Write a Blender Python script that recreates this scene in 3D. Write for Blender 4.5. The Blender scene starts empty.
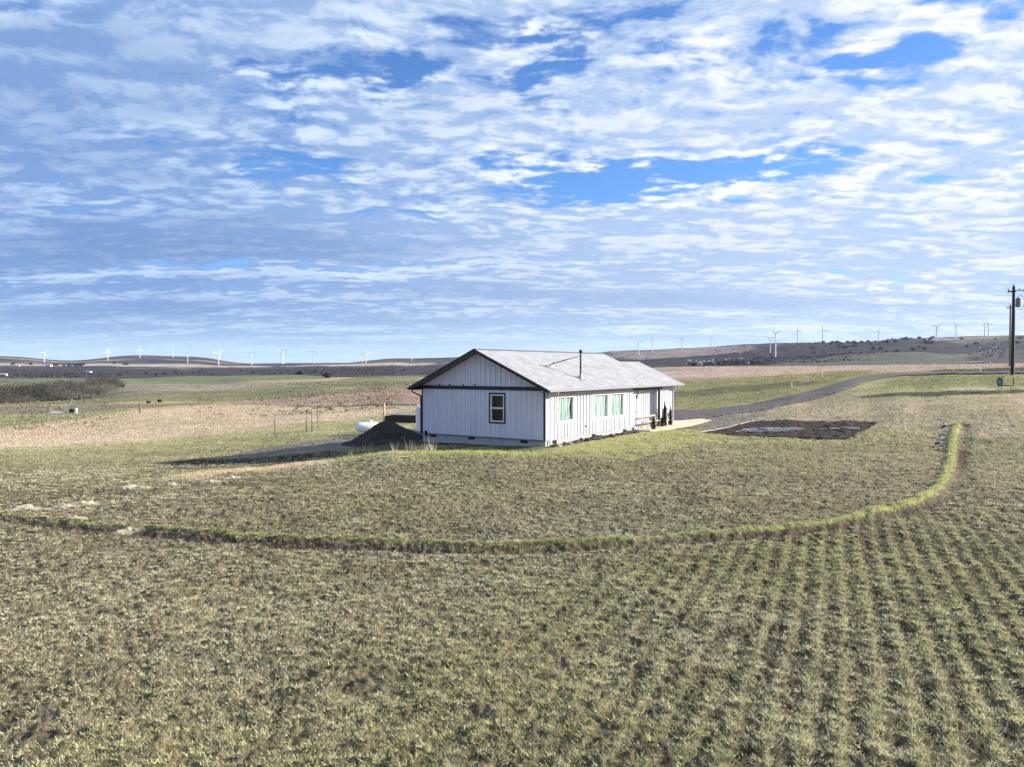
import bpy, bmesh, math, random
import numpy as np
from mathutils import Vector, Matrix

random.seed(7)
RNG = np.random.default_rng(11)
R = math.radians
scene = bpy.context.scene
COL = scene.collection

# ------------------------------------------------------------------ camera, light, exposure
CAM_H = 4.21
cam_d = bpy.data.cameras.new("camera")
cam_d.sensor_width = 36.0
cam_d.lens = 36.0 * 750.0 / 1024.0
cam_d.clip_start = 0.1
cam_d.clip_end = 60000
cam = bpy.data.objects.new("camera", cam_d)
cam.location = (0, 0, CAM_H)
cam.rotation_euler = (R(90) - 0.021, 0, 0)
COL.objects.link(cam)
scene.camera = cam

SUN_AZ, SUN_EL = R(78.0), R(19.5)        # azimuth measured from +Y towards +X
sun_d = bpy.data.lights.new("sun", 'SUN')
sun_d.energy = 5.0
sun_d.angle = R(0.5)
sun_d.color = (1.0, 0.92, 0.80)
sun = bpy.data.objects.new("sun", sun_d)
sv = Vector((math.sin(SUN_AZ) * math.cos(SUN_EL), math.cos(SUN_AZ) * math.cos(SUN_EL), math.sin(SUN_EL)))
sun.rotation_euler = sv.to_track_quat('Z', 'Y').to_euler()
COL.objects.link(sun)

scene.view_settings.view_transform = 'Standard'
scene.view_settings.look = 'None'
scene.view_settings.exposure = 1.0
scene.view_settings.gamma = 1
scene.view_settings.use_curve_mapping = False
scene.render.engine = 'CYCLES'
scene.cycles.max_bounces = 6
scene.cycles.volume_bounces = 0
scene.cycles.transparent_max_bounces = 8

# ------------------------------------------------------------------ node helpers
class NT:
    def __init__(s, tree):
        s.t = tree; s.n = tree.nodes; s.l = tree.links
        s.n.clear()
    def node(s, typ, **kw):
        n = s.n.new(typ)
        for k, v in kw.items(): setattr(n, k, v)
        return n
    def set(s, sock, v):
        if isinstance(v, bpy.types.NodeSocket): s.l.new(v, sock)
        elif v is not None:
            if isinstance(v, (tuple, list)) and sock.type == 'RGBA' and len(v) == 3: v = (*v, 1)
            sock.default_value = v
    def m(s, op, a, b=None, c=None, clamp=False):
        n = s.node('ShaderNodeMath', operation=op); n.use_clamp = clamp
        s.set(n.inputs[0], a)
        if b is not None: s.set(n.inputs[1], b)
        if c is not None: s.set(n.inputs[2], c)
        return n.outputs[0]
    def vm(s, op, a, b=None):
        n = s.node('ShaderNodeVectorMath', operation=op)
        s.set(n.inputs[0], a)
        if b is not None: s.set(n.inputs[1], b)
        return n.outputs['Value'] if op in ('LENGTH', 'DOT_PRODUCT', 'DISTANCE') else n.outputs[0]
    def sstep(s, v, lo, hi, a=0.0, b=1.0):
        n = s.node('ShaderNodeMapRange'); n.interpolation_type = 'SMOOTHSTEP'
        s.set(n.inputs[0], v); s.set(n.inputs[1], lo); s.set(n.inputs[2], hi); s.set(n.inputs[3], a); s.set(n.inputs[4], b)
        return n.outputs[0]
    def noise(s, vec, scale, detail=3, rough=.55, dist=0.0, lac=2.0):
        n = s.node('ShaderNodeTexNoise')
        s.set(n.inputs['Vector'], vec); n.inputs['Scale'].default_value = scale
        n.inputs['Detail'].default_value = detail; n.inputs['Roughness'].default_value = rough
        n.inputs['Distortion'].default_value = dist; n.inputs['Lacunarity'].default_value = lac
        return n.outputs[0]
    def mix(s, f, a, b, blend='MIX'):
        n = s.node('ShaderNodeMix', data_type='RGBA', blend_type=blend)
        s.set(n.inputs[0], f); s.set(n.inputs[6], a); s.set(n.inputs[7], b)
        return n.outputs[2]
    def mapping(s, vec, loc=(0,0,0), rot=(0,0,0), scale=(1,1,1)):
        n = s.node('ShaderNodeMapping')
        s.set(n.inputs[0], vec); n.inputs[1].default_value = loc; n.inputs[2].default_value = rot; n.inputs[3].default_value = scale
        return n.outputs[0]
    def comb(s, x, y, z=0.0):
        n = s.node('ShaderNodeCombineXYZ'); s.set(n.inputs[0], x); s.set(n.inputs[1], y); s.set(n.inputs[2], z)
        return n.outputs[0]

# ------------------------------------------------------------------ sky: Nishita air with a sheet of altocumulus
world = bpy.data.worlds.new("World"); scene.world = world; world.use_nodes = True
W = NT(world.node_tree)
sky = W.node('ShaderNodeTexSky', sky_type='NISHITA')
sky.sun_disc = False; sky.sun_elevation = SUN_EL; sky.sun_rotation = SUN_AZ
sky.air_density = 1.0; sky.dust_density = 0.4; sky.ozone_density = 3.0; sky.altitude = 500
tc = W.node('ShaderNodeTexCoord')
sep = W.node('ShaderNodeSeparateXYZ'); W.l.new(tc.outputs['Generated'], sep.inputs[0])
dx, dy, dz = sep.outputs
zc = W.m('MAXIMUM', dz, 0.0)
OFF = 0.12
den = W.m('ADD', zc, OFF)
P = W.comb(W.m('DIVIDE', dx, den), W.m('DIVIDE', dy, den))     # position on the cloud sheet, in units of its height
wn = W.node('ShaderNodeTexNoise'); W.l.new(P, wn.inputs['Vector']); wn.inputs['Scale'].default_value = 2.4; wn.inputs['Detail'].default_value = 4
wc = W.vm('SUBTRACT', wn.outputs['Color'], (0.5, 0.5, 0.5))
def warped(k):
    v = W.vm('SCALE', wc); v.node.inputs['Scale'].default_value = k
    return W.vm('ADD', P, v)
Pw = warped(.22); Pb = warped(.75)
big = W.noise(W.mapping(P, (3.1, 1.7, 0), (0, 0, R(-20)), (0.6, 1.0, 1)), 1.1, 3, .5)
rolls = W.noise(W.mapping(Pw, (0, 0, 0), (0, 0, R(14)), (0.62, 1.35, 1)), 3.3, 5, .55)
puffs = W.noise(W.mapping(Pw, (7, 2, 0), (0, 0, R(-12)), (0.9, 1.05, 1)), 14.5, 5, .58)
vor = W.node('ShaderNodeTexVoronoi', feature='SMOOTH_F1'); W.l.new(W.mapping(Pw, (2, 5, 0), (0, 0, R(-15)), (0.7, 1.2, 1)), vor.inputs['Vector'])
vor.inputs['Scale'].default_value = 8.5; vor.inputs['Smoothness'].default_value = .45
cells = vor.outputs['Distance']
wisp = W.noise(W.mapping(Pw, (1, 9, 0), (0, 0, R(-25)), (0.45, 1.8, 1)), 12.0, 5, .6)
def blob(px, ex, hw, he):
    # centre (bearing, elevation as tangents) and half sizes seen from the ground, laid out on the sheet
    k = 1 / math.sqrt(1 + px * px + ex * ex); d_ = ex * k + OFF
    v = W.vm('SUBTRACT', Pb, (px * k / d_, k / d_, 0))
    v = W.vm('MULTIPLY', v, (d_ / hw, d_ * d_ / he, 1))
    return W.sstep(W.vm('LENGTH', v), 0.0, 1.5, 1.0, 0.0)
def total(items):
    acc = None
    for px, ex, hw, he, wgt in items:
        v = W.m('MULTIPLY', blob(px, ex, hw, he), wgt)
        acc = v if acc is None else W.m('ADD', acc, v)
    return acc
gaps = total([(-.32, .36, .075, .045, .42), (-.175, .39, .07, .045, .38), (-.28, .27, .09, .028, .30), (-.05, .275, .06, .02, .16),
              (.12, .262, .16, .035, .50), (.33, .262, .13, .035, .40), (.045, .385, .05, .05, .28), (.33, .375, .06, .03, .26),
              (.48, .405, .07, .03, .30), (.60, .46, .07, .03, .42), (.54, .375, .08, .03, .20), (-.66, .48, .10, .02, .25),
              (.57, .185, .12, .016, .26), (-.40, .137, .42, .010, .34), (.40, .134, .40, .010, .22), (-.10, .10, .9, .008, .10), (.0, .46, .10, .03, .25), (-.5, .33, .06, .03, .25), (-.12, .21, .10, .015, .25), (.22, .40, .07, .03, .2)])
dark = total([(-.55, .165, .28, .030, .8), (-.22, .155, .20, .020, .5), (-.55, .29, .20, .05, .25), (.10, .10, .35, .012, .5), (-.55, .075, .22, .010, .6), (.35, .085, .35, .008, .5), (-.62, .42, .2, .06, .25)])
def cen(v, c, k): return W.m('MULTIPLY', W.m('SUBTRACT', v, c), k)
cov = W.m('ADD', cen(big, .5, 1.1), cen(rolls, .5, 1.35))
cov = W.m('ADD', cov, cen(puffs, .5, 1.15))
cov = W.m('ADD', cov, cen(cells, .38, -.42))
cov = W.m('ADD', cov, cen(wisp, .5, .40))
cov = W.m('SUBTRACT', cov, W.m('MULTIPLY', gaps, 1.1))
cov = W.m('ADD', cov, W.sstep(zc, .10, .22, .24, 0.0))
alpha = W.sstep(cov, -.55, -.20)
thick = W.m('ADD', W.sstep(cov, -.10, .40, 0, .55), dark, clamp=True)
# thin, frayed cloud lets the sky through; thick cloud has a blue-grey underside
lit = W.m('ADD', cen(puffs, .5, 1.5), cen(rolls, .5, 1.1))
lit = W.m('ADD', lit, cen(cells, .38, -.75))
lit = W.m('ADD', lit, cen(wisp, .5, .7))
bands = W.noise(W.mapping(Pw, (4, 4, 0), (0, 0, R(4)), (0.22, 1.0, 1)), 2.6, 6, .62)
lowish = W.sstep(zc, .08, .24, 1.0, 0.0)
lit = W.m('ADD', lit, W.m('MULTIPLY', cen(bands, .5, 2.4), lowish))
lit = W.sstep(lit, -.26, .36)
sunward = W.sstep(W.vm('DOT_PRODUCT', tc.outputs['Generated'], tuple(sv)), -.25, .70)
shade = W.mix(sunward, (.20, .34, .62), (.46, .585, .80))
bright = W.mix(sunward, (.58, .73, .93), (1.0, 1.0, 1.0))
ccol = W.mix(lit, shade, bright)
under = W.mix(sunward, (.14, .255, .50), (.38, .50, .72))
ccol = W.mix(W.m('MULTIPLY', thick, .75), ccol, under)
low = W.sstep(zc, .005, .09, 1.0, 0.0)          # towards the horizon the sheet is seen edge-on through more air
ccol = W.mix(W.m('MULTIPLY', low, .50), ccol, (.58, .80, .97))
ccol = W.mix(W.sstep(zc, .004, .045, .75, 0.0), ccol, (.66, .85, .97))
skycol = W.mix(1.0, sky.outputs[0], (.66, .95, 1.32), 'MULTIPLY')
bg1 = W.node('ShaderNodeBackground'); W.l.new(skycol, bg1.inputs[0]); bg1.inputs[1].default_value = 0.08
bg2 = W.node('ShaderNodeBackground'); W.l.new(ccol, bg2.inputs[0]); bg2.inputs[1].default_value = 0.60
mx = W.node('ShaderNodeMixShader')
horizon_fade = W.sstep(zc, .004, .05)
af = W.m('MULTIPLY', alpha, W.m('ADD', .80, W.m('MULTIPLY', horizon_fade, .16)))
W.l.new(af, mx.inputs[0]); W.l.new(bg1.outputs[0], mx.inputs[1]); W.l.new(bg2.outputs[0], mx.inputs[2])
world.cycles.sampling_method = 'MANUAL'; world.cycles.sample_map_resolution = 256
wo = W.node('ShaderNodeOutputWorld'); W.l.new(mx.outputs[0], wo.inputs[0])

# ------------------------------------------------------------------ ground data (metres; bearing = x / y seen from the origin)
BEARINGS = [-0.8427, -0.6827, -0.5893, -0.496, -0.4293, -0.3493, -0.2427, -0.1493, -0.0293, 0.064, 0.1707, 0.2373, 0.3107, 0.384, 0.464, 0.5307, 0.5973, 0.6827, 0.8373]
# heights in metres, one row per bearing, at 260 ranges from 2 m to 13 km (log spaced)
HEIGHTS = [
"0 0 0 0 0 0 0 0 0 0 0 0 0 0 0 0 0 0 0 0 0 0 0 0 0 0 0 0 0 0 0 0 0 0 0 0 0 0 0 0 0 0 0 0 0 0 0 0 0 0 0 0 0 0 0 0 0 0 0 0 0 0 0 0 0 0 0 0 0 0 0 0 0 0 0 0 0 0 0 0 -0 -0.02 -0.06 -0.12 -0.19 -0.25 -0.31 -0.35 -0.39 -0.42 -0.44 -0.46 -0.48 -0.5 -0.52 -0.55 -0.57 -0.59 -0.62 -0.66 -0.69 -0.74 -0.81 -0.89 -0.99 -1.1 -1.21 -1.32 -1.44 -1.55 -1.66 -1.79 -1.92 -2.05 -2.18 -2.31 -2.43 -2.55 -2.65 -2.74 -2.82 -2.89 -2.97 -3.03 -3.1 -3.17 -3.23 -3.3 -3.37 -3.44 -3.49 -3.55 -3.6 -3.66 -3.72 -3.79 -3.87 -3.96 -4.07 -4.21 -4.56 -5.11 -5.79 -6.54 -7.3 -7.98 -8.54 -8.9 -9 -8.92 -8.76 -8.61 -8.51 -8.5 -8.51 -8.53 -8.55 -8.58 -8.61 -8.65 -8.69 -8.73 -8.77 -8.81 -8.86 -8.9 -8.93 -8.96 -8.99 -9.02 -9.04 -9.06 -9.07 -9.09 -9.1 -9.11 -9.13 -9.14 -9.16 -9.18 -9.2 -9.23 -9.26 -9.29 -9.35 -9.48 -9.68 -9.93 -10.22 -10.55 -10.88 -11.22 -11.54 -11.84 -12.1 -12.31 -12.45 -12.51 -12.49 -12.42 -12.3 -12.14 -11.93 -11.69 -11.41 -11.11 -10.78 -10.43 -10.07 -9.69 -9.31 -8.92 -8.46 -7.94 -7.35 -6.69 -5.96 -5.17 -4.3 -3.36 -2.35 -1.23 0.07 1.59 3.34 5.35 7.64 10.22 13.2 17.79 24.01 31.4 39.46 47.73 55.71 62.95 68.95 74.1 79.43 84.09 87.21 87.77 83.32 74.4 62.66 49.76 37.33 27.05 20.55 17.46 14.86 12.64 10.73 9.04 7.53 6.11 4.71 3.28 1.73 0",
"0 0 0 0 0 0 0 0 0 0 0 0 0 0 0 0 0 0 0 0 0 0 0 0 0 0 0 0 0 0 0 0 0 0 0 0 0 0 0 0 0 0 0 0 0 0 0 0 0 0 0 0 0 0 0 0 0 0 0 0 0 0 0 0 0 0 0 0 0 0 0 0 0 0 0 0 0 0 0 0 -0 -0.02 -0.05 -0.11 -0.17 -0.24 -0.3 -0.36 -0.41 -0.45 -0.5 -0.54 -0.59 -0.63 -0.68 -0.73 -0.78 -0.83 -0.89 -0.95 -1.01 -1.08 -1.17 -1.26 -1.36 -1.47 -1.58 -1.69 -1.81 -1.92 -2.04 -2.17 -2.31 -2.45 -2.59 -2.73 -2.85 -2.97 -3.08 -3.17 -3.25 -3.33 -3.4 -3.47 -3.54 -3.6 -3.67 -3.74 -3.81 -3.87 -3.93 -3.98 -4.04 -4.09 -4.15 -4.22 -4.3 -4.39 -4.5 -4.63 -4.96 -5.46 -6.08 -6.77 -7.45 -8.08 -8.58 -8.91 -9 -8.92 -8.76 -8.61 -8.51 -8.5 -8.51 -8.52 -8.54 -8.56 -8.58 -8.61 -8.65 -8.68 -8.72 -8.76 -8.8 -8.85 -8.89 -8.94 -8.99 -9.04 -9.09 -9.15 -9.22 -9.29 -9.37 -9.45 -9.54 -9.64 -9.74 -9.85 -9.96 -10.08 -10.21 -10.34 -10.49 -10.7 -10.95 -11.25 -11.57 -11.91 -12.26 -12.6 -12.92 -13.21 -13.46 -13.66 -13.79 -13.85 -13.83 -13.76 -13.63 -13.45 -13.22 -12.96 -12.66 -12.33 -11.98 -11.6 -11.21 -10.81 -10.4 -9.97 -9.47 -8.91 -8.27 -7.56 -6.78 -5.92 -4.98 -3.97 -2.87 -1.67 -0.25 1.4 3.31 5.49 7.95 10.72 13.9 18.66 25.04 32.57 40.77 49.17 57.3 64.69 70.87 76.24 81.83 86.74 90.02 90.62 85.96 76.64 64.37 50.89 37.94 27.25 20.56 17.44 14.83 12.61 10.69 9.01 7.5 6.09 4.7 3.27 1.73 0",
"0 0 0 0 0 0 0 0 0 0 0 0 0 0 0 0 0 0 0 0 0 0 0 0 0 0 0 0 0 0 0 0 0 0 0 0 0 0 0 0 0 0 0 0 0 0 0 0 0 0 0 0 0 0 0 0 0 0 0 0 0 0 0 0 0 0 0 0 0 0 0 0 0 0 0 0 0 0 0 0 -0 -0.02 -0.06 -0.12 -0.2 -0.27 -0.34 -0.41 -0.46 -0.52 -0.58 -0.63 -0.68 -0.74 -0.79 -0.85 -0.91 -0.97 -1.03 -1.1 -1.17 -1.24 -1.33 -1.41 -1.51 -1.6 -1.7 -1.8 -1.9 -2 -2.1 -2.2 -2.31 -2.42 -2.52 -2.62 -2.72 -2.81 -2.89 -2.96 -3.02 -3.08 -3.13 -3.19 -3.24 -3.29 -3.34 -3.4 -3.46 -3.51 -3.57 -3.62 -3.67 -3.73 -3.79 -3.86 -3.93 -4.02 -4.12 -4.25 -4.5 -4.89 -5.35 -5.86 -6.37 -6.83 -7.2 -7.43 -7.5 -7.5 -7.5 -7.5 -7.5 -7.51 -7.53 -7.58 -7.65 -7.74 -7.84 -7.95 -8.07 -8.19 -8.32 -8.45 -8.57 -8.69 -8.8 -8.9 -8.98 -9.05 -9.11 -9.17 -9.22 -9.27 -9.31 -9.36 -9.4 -9.45 -9.5 -9.55 -9.61 -9.68 -9.75 -9.83 -9.94 -10.1 -10.3 -10.55 -10.82 -11.11 -11.41 -11.7 -11.98 -12.23 -12.45 -12.62 -12.74 -12.79 -12.77 -12.71 -12.59 -12.43 -12.23 -11.99 -11.72 -11.41 -11.08 -10.73 -10.36 -9.98 -9.58 -9.15 -8.6 -7.94 -7.17 -6.32 -5.39 -4.4 -3.35 -2.26 -1.15 -0.01 1.17 2.44 3.83 5.38 7.13 9.1 11.4 14.77 19.21 24.38 29.97 35.66 41.12 46.02 50.05 53.45 56.92 59.94 61.95 62.32 59.69 54.39 47.35 39.5 31.78 25.12 20.47 17.69 15.27 13.14 11.24 9.52 7.93 6.41 4.91 3.38 1.76 0",
"0 0 0 0 0 0 0 0 0 0 0 0 0 0 0 0 0 0 0 0 0 0 0 0 0 0 0 0 0 0 0 0 0 0 0 0 0 0 0 0 0 0 0 0 0 0 0 0 0 0 0 0 0 0 0 0 0 0 0 0 0 0 0 0 0 0 0 0 0 0 0 0 0 0 0 0 0 0 0 0 -0 -0.02 -0.08 -0.16 -0.26 -0.35 -0.44 -0.51 -0.57 -0.62 -0.68 -0.73 -0.77 -0.82 -0.87 -0.92 -0.97 -1.01 -1.06 -1.12 -1.17 -1.23 -1.29 -1.36 -1.43 -1.5 -1.56 -1.63 -1.7 -1.76 -1.82 -1.87 -1.93 -1.98 -2.03 -2.09 -2.14 -2.2 -2.25 -2.31 -2.37 -2.43 -2.5 -2.56 -2.62 -2.68 -2.74 -2.81 -2.86 -2.92 -2.98 -3.04 -3.09 -3.15 -3.2 -3.26 -3.32 -3.38 -3.44 -3.5 -3.57 -3.64 -3.71 -3.78 -3.85 -3.93 -4 -4.07 -4.14 -4.2 -4.25 -4.3 -4.35 -4.4 -4.46 -4.53 -4.62 -4.77 -5.07 -5.49 -6.01 -6.6 -7.22 -7.85 -8.45 -9 -9.45 -9.79 -9.98 -10.04 -10.08 -10.12 -10.15 -10.17 -10.19 -10.21 -10.23 -10.24 -10.26 -10.28 -10.31 -10.33 -10.37 -10.41 -10.47 -10.57 -10.71 -10.88 -11.07 -11.28 -11.49 -11.71 -11.91 -12.1 -12.26 -12.39 -12.47 -12.51 -12.49 -12.4 -12.25 -12.05 -11.79 -11.49 -11.15 -10.78 -10.38 -9.97 -9.53 -9.09 -8.65 -8.19 -7.7 -7.15 -6.55 -5.88 -5.15 -4.33 -3.43 -2.44 -1.36 -0.12 1.42 3.26 5.43 7.91 10.72 13.87 17.44 22.72 29.77 38.08 47.16 56.53 65.69 74.14 81.4 87.99 95.01 101.25 105.47 106.25 100.46 88.89 73.7 57.1 41.26 28.36 20.59 17.36 14.69 12.44 10.51 8.85 7.36 5.98 4.63 3.24 1.72 0",
"0 0 0 0 0 0 0 0 0 0 0 0 0 0 0 0 0 0 0 0 0 0 0 0 0 0 0 0 0 0 0 0 0 0 0 0 0 0 0 0 0 0 0 0 0 0 0 0 0 0 0 0 0 0 0 0 0 0 0 0 0 0 0 0 0 0 0 0 0 0 0 0 0 0 0 0 0 0 0 0 -0 -0.03 -0.08 -0.16 -0.26 -0.35 -0.44 -0.51 -0.57 -0.62 -0.68 -0.73 -0.78 -0.83 -0.88 -0.93 -0.97 -1.02 -1.07 -1.12 -1.17 -1.22 -1.27 -1.31 -1.36 -1.41 -1.46 -1.51 -1.56 -1.61 -1.67 -1.73 -1.79 -1.85 -1.91 -1.97 -2.03 -2.09 -2.15 -2.21 -2.26 -2.31 -2.36 -2.4 -2.45 -2.5 -2.56 -2.62 -2.68 -2.76 -2.84 -2.93 -3.03 -3.12 -3.22 -3.3 -3.38 -3.46 -3.51 -3.56 -3.59 -3.62 -3.64 -3.66 -3.68 -3.71 -3.73 -3.76 -3.79 -3.83 -3.87 -3.91 -3.95 -4 -4.06 -4.13 -4.22 -4.37 -4.73 -5.27 -5.95 -6.72 -7.53 -8.35 -9.13 -9.83 -10.4 -10.8 -10.99 -10.98 -10.9 -10.77 -10.59 -10.38 -10.14 -9.88 -9.62 -9.36 -9.11 -8.88 -8.68 -8.52 -8.41 -8.35 -8.37 -8.45 -8.6 -8.8 -9.04 -9.31 -9.59 -9.87 -10.15 -10.41 -10.63 -10.81 -10.93 -10.98 -10.96 -10.88 -10.74 -10.54 -10.3 -10.02 -9.71 -9.36 -9 -8.61 -8.22 -7.82 -7.42 -7.03 -6.61 -6.17 -5.69 -5.17 -4.58 -3.93 -3.19 -2.37 -1.45 -0.33 1.19 3.11 5.39 8.02 10.95 14.17 17.72 22.65 29 36.38 44.39 52.62 60.69 68.18 74.71 80.76 87.27 93.09 97.03 97.77 92.6 82.25 68.65 53.74 39.46 27.76 20.58 17.4 14.76 12.52 10.6 8.93 7.43 6.04 4.67 3.25 1.72 0",
"0 0 0 0 0 0 0 0 0 0 0 0 0 0 0 0 0 0 0 0 0 0 0 0 0 0 0 0 0 0 0 0 0 0 0 0 0 0 0 0 0 0 0 0 0 0 0 0 0 0 0 0 0 0 0 0 0 0 0 0 0 0 0 0 0 0 0 0 0 0 0 0 0 0 0 0 0 0 0 0 -0 -0.03 -0.08 -0.17 -0.26 -0.36 -0.44 -0.51 -0.56 -0.61 -0.66 -0.71 -0.76 -0.8 -0.84 -0.88 -0.92 -0.96 -1.01 -1.05 -1.09 -1.13 -1.17 -1.21 -1.25 -1.29 -1.33 -1.38 -1.42 -1.47 -1.52 -1.58 -1.65 -1.71 -1.78 -1.85 -1.91 -1.98 -2.05 -2.11 -2.17 -2.23 -2.29 -2.35 -2.41 -2.48 -2.54 -2.61 -2.69 -2.78 -2.87 -2.98 -3.08 -3.19 -3.29 -3.39 -3.47 -3.54 -3.59 -3.63 -3.65 -3.67 -3.68 -3.7 -3.71 -3.72 -3.73 -3.74 -3.75 -3.77 -3.78 -3.8 -3.82 -3.85 -3.89 -3.95 -4.02 -4.1 -4.18 -4.27 -4.37 -4.46 -4.56 -4.65 -4.74 -4.83 -4.91 -4.97 -5.03 -5.07 -5.11 -5.15 -5.17 -5.2 -5.22 -5.24 -5.27 -5.29 -5.32 -5.35 -5.38 -5.42 -5.47 -5.53 -5.63 -5.93 -6.38 -6.96 -7.64 -8.39 -9.17 -9.96 -10.72 -11.42 -12.03 -12.52 -12.85 -13 -12.96 -12.79 -12.51 -12.12 -11.65 -11.1 -10.49 -9.83 -9.14 -8.42 -7.7 -6.98 -6.27 -5.58 -4.84 -4.06 -3.22 -2.34 -1.41 -0.43 0.59 1.65 2.77 3.95 5.28 6.71 8.23 9.8 11.4 13 14.56 16.1 17.62 19.16 20.72 22.33 24 25.75 27.6 29.76 32.47 35.52 38.67 41.7 44.37 46.44 47.7 47.93 47.35 46.13 44.35 42.09 39.43 36.44 33.19 29.78 26.27 22.74 19.27 15.94 12.82 10",
"0 0 0 0 0 0 0 0 0 0 0 0 0 0 0 0 0 0 0 0 0 0 0 0 0 0 0 0 0 0 0 0 0 0 0 0 0 0 0 0 0 0 0 0 0 0 0 0 0 0 0 0 0 0 0 0 0 0 0 0 0 0 0 0 0 0 0 0 0 0 0 0 0 0 0 0 0 0 0 0 -0 -0.02 -0.06 -0.11 -0.18 -0.24 -0.31 -0.36 -0.4 -0.44 -0.49 -0.53 -0.57 -0.61 -0.65 -0.68 -0.72 -0.76 -0.79 -0.83 -0.86 -0.89 -0.92 -0.94 -0.97 -0.99 -1.02 -1.05 -1.08 -1.11 -1.16 -1.21 -1.27 -1.33 -1.4 -1.47 -1.54 -1.6 -1.66 -1.72 -1.77 -1.83 -1.88 -1.93 -1.99 -2.04 -2.09 -2.14 -2.19 -2.24 -2.29 -2.35 -2.4 -2.45 -2.5 -2.54 -2.59 -2.64 -2.68 -2.72 -2.75 -2.79 -2.82 -2.85 -2.88 -2.9 -2.93 -2.96 -2.99 -3.03 -3.06 -3.1 -3.14 -3.19 -3.26 -3.33 -3.41 -3.5 -3.59 -3.69 -3.8 -3.9 -4 -4.1 -4.2 -4.29 -4.38 -4.46 -4.52 -4.58 -4.62 -4.67 -4.7 -4.73 -4.76 -4.79 -4.82 -4.85 -4.89 -4.93 -4.97 -5.03 -5.09 -5.16 -5.29 -5.6 -6.08 -6.7 -7.41 -8.19 -9.01 -9.83 -10.63 -11.36 -11.99 -12.5 -12.84 -13 -12.95 -12.76 -12.43 -11.99 -11.44 -10.8 -10.09 -9.31 -8.49 -7.63 -6.76 -5.88 -5.01 -4.14 -3.17 -2.1 -0.94 0.29 1.59 2.93 4.32 5.74 7.18 8.66 10.25 11.93 13.67 15.44 17.23 19 20.73 22.42 24.08 25.74 27.42 29.11 30.85 32.65 34.52 36.63 39.21 42.05 44.96 47.72 50.15 52.02 53.16 53.35 52.69 51.3 49.27 46.68 43.64 40.22 36.51 32.6 28.59 24.56 20.59 16.79 13.23 10",
"0 0 0 0 0 0 0 0 0 0 0 0 0 0 0 0 0 0 0 0 0 0 0 0 0 0 0 0 0 0 0 0 0 0 0 0 0 0 0 0 0 0 0 0 0 0 0 0 0 0 0 0 0 0 0 0 0 0 0 0 0 0 0 0 0 0 0 0 0 0 0 0 0 0 0 0 0 0 0 0 0 0.02 0.07 0.11 0.15 0.13 0.02 -0.12 -0.23 -0.27 -0.3 -0.33 -0.35 -0.36 -0.38 -0.39 -0.41 -0.42 -0.44 -0.45 -0.48 -0.5 -0.53 -0.56 -0.6 -0.63 -0.67 -0.71 -0.75 -0.79 -0.83 -0.87 -0.91 -0.95 -1 -1.04 -1.09 -1.14 -1.19 -1.24 -1.29 -1.34 -1.39 -1.44 -1.5 -1.55 -1.61 -1.66 -1.71 -1.76 -1.81 -1.87 -1.92 -1.97 -2.02 -2.07 -2.12 -2.17 -2.22 -2.26 -2.31 -2.35 -2.39 -2.43 -2.47 -2.51 -2.55 -2.59 -2.63 -2.67 -2.72 -2.76 -2.81 -2.86 -2.92 -2.98 -3.05 -3.11 -3.18 -3.26 -3.33 -3.4 -3.47 -3.55 -3.62 -3.69 -3.76 -3.82 -3.88 -3.94 -3.99 -4.04 -4.08 -4.12 -4.15 -4.19 -4.23 -4.27 -4.32 -4.37 -4.43 -4.5 -4.57 -4.66 -4.81 -5.15 -5.67 -6.32 -7.08 -7.91 -8.78 -9.65 -10.49 -11.26 -11.93 -12.47 -12.83 -13 -12.93 -12.66 -12.21 -11.59 -10.82 -9.94 -8.95 -7.88 -6.74 -5.56 -4.37 -3.17 -1.99 -0.81 0.48 1.87 3.37 4.96 6.64 8.39 10.21 12.09 14.01 15.97 17.97 20.06 22.27 24.67 27.28 30.16 33.42 38.17 44.3 51.2 58.28 64.94 70.6 74.64 76.49 75.51 71.81 66.07 59.04 51.41 43.91 37.27 32.19 29.26 27.12 25.21 23.5 21.97 20.57 19.3 18.12 16.99 15.9 14.82 13.72 12.56 11.33 10",
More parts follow.
